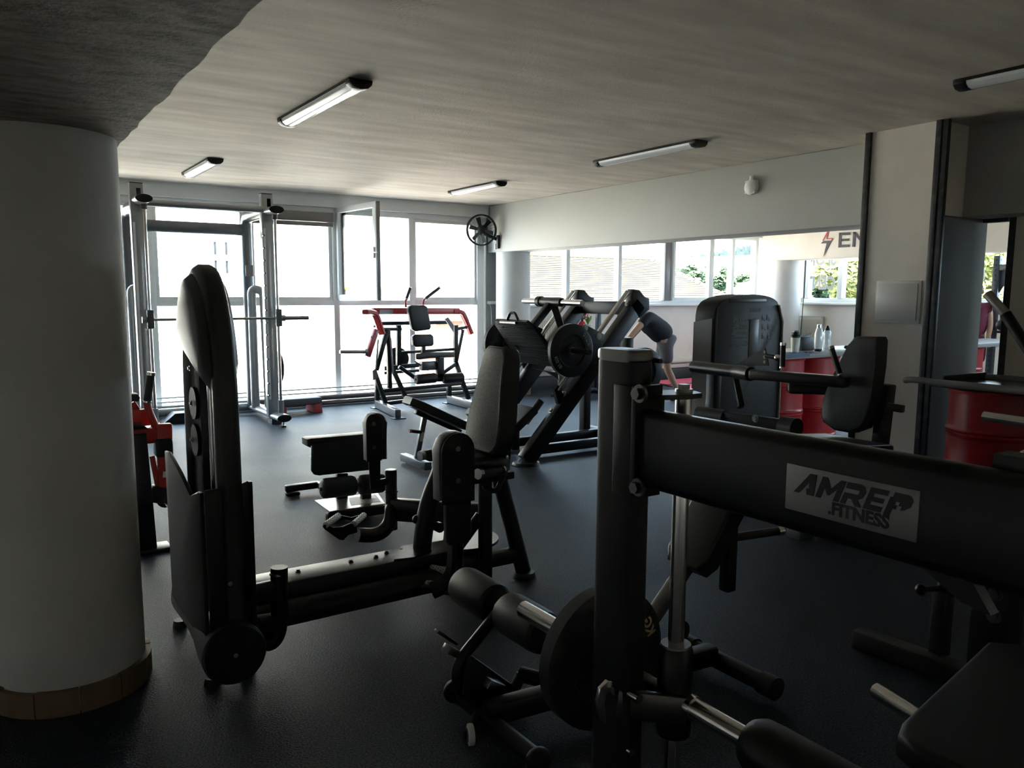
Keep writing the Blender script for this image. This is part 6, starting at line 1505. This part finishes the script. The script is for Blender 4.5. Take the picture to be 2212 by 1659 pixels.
def figure(name, label, J, mats, root_loc):
    """J: joint dict of world points"""
    t = thing(name, label, 'person', root_loc)
    P, E = [], []
    def add(p, r, prev=None):
        P.append((V(p), r)); i = len(P) - 1
        if prev is not None: E.append((prev, i))
        return i
    pel = add(J['pelvis'], (.15, .11)); waist = add(V(J['pelvis']).lerp(V(J['chest']), .45), (.13, .10), pel); ch = add(J['chest'], (.155, .115), waist)
    nb2 = add(V(J['neck']), .06, ch); hd0 = add(V(J['neck']).lerp(V(J['head']), .45), .062, nb2); hd = add(J['head'], (.078, .095), hd0); add(V(J['head']) + (V(J['head']) - V(J['neck'])).normalized() * .085, .055, hd)
    for s in ('L', 'R'):
        sh = add(J['sh' + s], .058, ch); el0 = add(V(J['sh' + s]).lerp(V(J['el' + s]), .5), .05, sh); el = add(J['el' + s], .041, el0); fa = add(V(J['el' + s]).lerp(V(J['wr' + s]), .35), .042, el); wr = add(J['wr' + s], .027, fa)
        hand(P, E, wr, V(J['wr' + s]) - V(J['el' + s]), J.get('hs', X_))
        hp2 = add(J['hip' + s], .085, pel); th = add(V(J['hip' + s]).lerp(V(J['kn' + s]), .45), .078, hp2); kn = add(J['kn' + s], .056, th); cf = add(V(J['kn' + s]).lerp(V(J['an' + s]), .35), .058, kn); an = add(J['an' + s], .037, cf)
        ft_ = V(J['an' + s]) + V(J['toe']) * .05 - Z_ * .045; heel = add(ft_, .036, an); add(V(J['an' + s]) + V(J['toe']) * .17 - Z_ * .055, .03, heel)
    body = skin_obj('body', P, E, 'skin', t)
    # clothes
    T0 = [(V(J['pelvis']).lerp(V(J['chest']), -.12), (.205, .18)), (V(J['pelvis']).lerp(V(J['chest']), .5), (.195, .175)), (V(J['chest']), (.205, .18)), (V(J['neck']).lerp(V(J['chest']), .35), .09)]; TE = [(0, 1), (1, 2), (2, 3)]
    for s in ('L', 'R'):
        i = len(T0); T0 += [(V(J['sh' + s]), .078), (V(J['sh' + s]).lerp(V(J['el' + s]), .42), .072)]; TE += [(2, i), (i, i + 1)]
    skin_obj('shirt', T0, TE, mats[0], t)
    S0 = [(V(J['pelvis']) + Z_ * .06, (.19, .165)), (V(J['pelvis']) - Z_ * .05, (.185, .16))]; SE = [(0, 1)]
    for s in ('L', 'R'):
        i = len(S0); S0 += [(V(J['hip' + s]) - Z_ * .02, .11), (V(J['hip' + s]).lerp(V(J['kn' + s]), .5), .108), (V(J['hip' + s]).lerp(V(J['kn' + s]), .86), .10)]; SE += [(1, i), (i, i + 1), (i + 1, i + 2)]
    skin_obj('shorts', S0, SE, mats[1], t)
    hv = (V(J['head']) - V(J['neck'])).normalized(); fc = V(J['face']).normalized()
    b = B(); q = hv.to_track_quat('Z', 'Y').to_matrix().to_4x4(); b.ball(V(J['head']) + hv * .055 - fc * .022, .102, (.92, 1.0, .95), 18, q); mesh_obj('hair', b, 'hair', body)
    rt_ = fc.cross(hv).normalized(); hc_ = V(J['head'])
    mesh_obj('nose', B().lathe(hc_ + fc * .085 - hv * .015, fc - hv * .4, [(.014, 0), (.012, .012), (.006, .024), (0, .026)], 10), 'skin', body)
    for s in (-1, 1):
        mesh_obj('eye', B().ball(hc_ + fc * .088 + rt_ * .03 * s + hv * .02, .010, n=10), 'hair', body); mesh_obj('ear', B().ball(hc_ + rt_ * .085 * s, .028, (.5, .8, 1.1), 10), 'skin', body)
    mesh_obj('mouth', B().ball(hc_ + fc * .086 - hv * .05, .018, (1, .6, .4), 10, fc.to_track_quat('Y', 'Z').to_matrix().to_4x4()), 'sign_red', body)
    for s in ('L', 'R'):
        f = V(J['an' + s]); tv = V(J['toe']); bs = B(); side = tv.cross(Z_); cen = V((f.x, f.y, 0)) + tv * .06
        ol_ = [cen - tv * .13 - side * .03, cen - tv * .14 + side * .03, cen + tv * .02 + side * .045, cen + tv * .13 + side * .03, cen + tv * .13 - side * .03, cen + tv * .02 - side * .045]
        mesh_obj('shoe', bs.prism(ol_, (0, 0, .085), .02, 3), 'black_plastic', t)
    return t
ft0 = at_z(1456, 862)
YPn = ft0.y
def K(px, py, dy=0.0): return at_y(px, py, YPn + dy)
J = dict(pelvis=K(1437, 728), chest=K(1404, 694), neck=K(1386, 678), head=K(1374, 672), shL=K(1398, 686, -.17), shR=K(1396, 690, .17), elL=K(1362, 726, -.2), elR=K(1364, 728, .2), wrL=K(1344, 764, -.18), wrR=K(1346, 766, .16),
         hipL=K(1438, 740, -.09), hipR=K(1436, 740, .09), knL=K(1441, 796, -.10), knR=K(1422, 796, .12), toe=V((-1, -.2, 0)).normalized(), face=V((-.8, 0, -.6)), hs=Y_)
J['anL'] = V((ft0.x, YPn - .10, .09)); J['anR'] = V((K(1416, 855, .12).x, YPn + .12, .09))
figure('person', 'person in dark shirt and grey shorts bending forward beyond the leg press', J, ('shirt_navy', 'shorts_grey'), (ft0.x, YPn, 0))
p2 = at_x(2103, 700, 12.35); x, y = p2.x, p2.y; zk = 0
vd = V((x, y, 0)).normalized(); sd2 = V((vd.y, -vd.x, 0))
def W(s, f, z): return V((x, y, 0)) + sd2 * s + vd * f + Z_ * z
J = dict(pelvis=W(0, 0, .95), chest=W(0, 0, 1.30), neck=W(0, 0, 1.48), head=W(0, -.02, 1.60), shL=W(-.17, 0, 1.40), shR=W(.17, 0, 1.40), elL=W(-.22, -.05, 1.12), elR=W(.215, -.02, 1.13), wrL=W(-.05, -.25, 1.20), wrR=W(.20, -.10, .92),
         hipL=W(-.09, 0, .88), hipR=W(.09, 0, .88), knL=W(-.09, -.02, .48), knR=W(.09, -.02, .48), anL=W(-.09, 0, .09), anR=W(.09, 0, .09), toe=-vd, face=-vd, hs=sd2)
figure('person', 'person in maroon shirt standing behind the counter, seen through the doorway', J, ('shirt_maroon', 'shirt_maroon'), (x, y, 0))
# rack with holes and kettlebell beyond the doorway
r0_ = at_x(2150, 640, 12.72)
t = thing('power_rack', 'dark power rack upright with holes seen through the doorway', 'gym rack', (r0_.x, r0_.y, 0))
zt2 = at_y(2152, 552, r0_.y).z
mesh_obj('upright', B().span((r0_.x - .045, r0_.y - .045, 0), (r0_.x + .045, r0_.y + .045, zt2), .006), 'rack_blue', t)
mesh_obj('upright', B().span((r0_.x - .045, r0_.y - .99, 0), (r0_.x + .045, r0_.y - .9, zt2), .006), 'rack_blue', t)
mesh_obj('cross_beam', B().span((r0_.x - .04, r0_.y - .9, zt2 - .22), (r0_.x + .04, r0_.y - .045, zt2 - .13), .006), 'rack_blue', t)
mesh_obj('gusset', B().prism([(r0_.x, r0_.y - .045, zt2 - .22), (r0_.x, r0_.y - .25, zt2 - .22), (r0_.x, r0_.y - .045, zt2 - .55)], (.01, 0, 0)), 'rack_blue', t)
hb_ = B()
for k in range(26): hb_.cyl((r0_.x - .0455, r0_.y, .2 + k * .075), (r0_.x - .0462, r0_.y, .2 + k * .075), .014, n=8); hb_.cyl((r0_.x, r0_.y - .0455, .2 + k * .075), (r0_.x, r0_.y - .0462, .2 + k * .075), .014, n=8)
tag(mesh_obj('hole_pattern', hb_, 'black_plastic', t), kind='stuff')
mesh_obj('shelf', B().span((r0_.x - .15, r0_.y - .9, 1.0), (r0_.x + .1, r0_.y - .05, 1.03), .004), 'rack_blue', t)
for k in range(2):
    c = V((r0_.x - .05, r0_.y - .16 - .2 * k, 1.031)); t = thing('kettlebell', ['dark kettlebell on the rack shelf next to the holed upright', 'second dark kettlebell on the rack shelf, farther right'][k], 'kettlebell', c, 'kettlebells on the rack shelf')
    mesh_obj('bell', B().ball(c + Z_ * .085, .09, (1, 1, .95), 18), 'rack_blue', t); mesh_obj('handle', B().tube([c + V((-.055, 0, .14)), c + V((-.06, 0, .22)), c + V((-.03, 0, .255)), c + V((.03, 0, .255)), c + V((.06, 0, .22)), c + V((.055, 0, .14))], .015, 10), 'rack_blue', t)
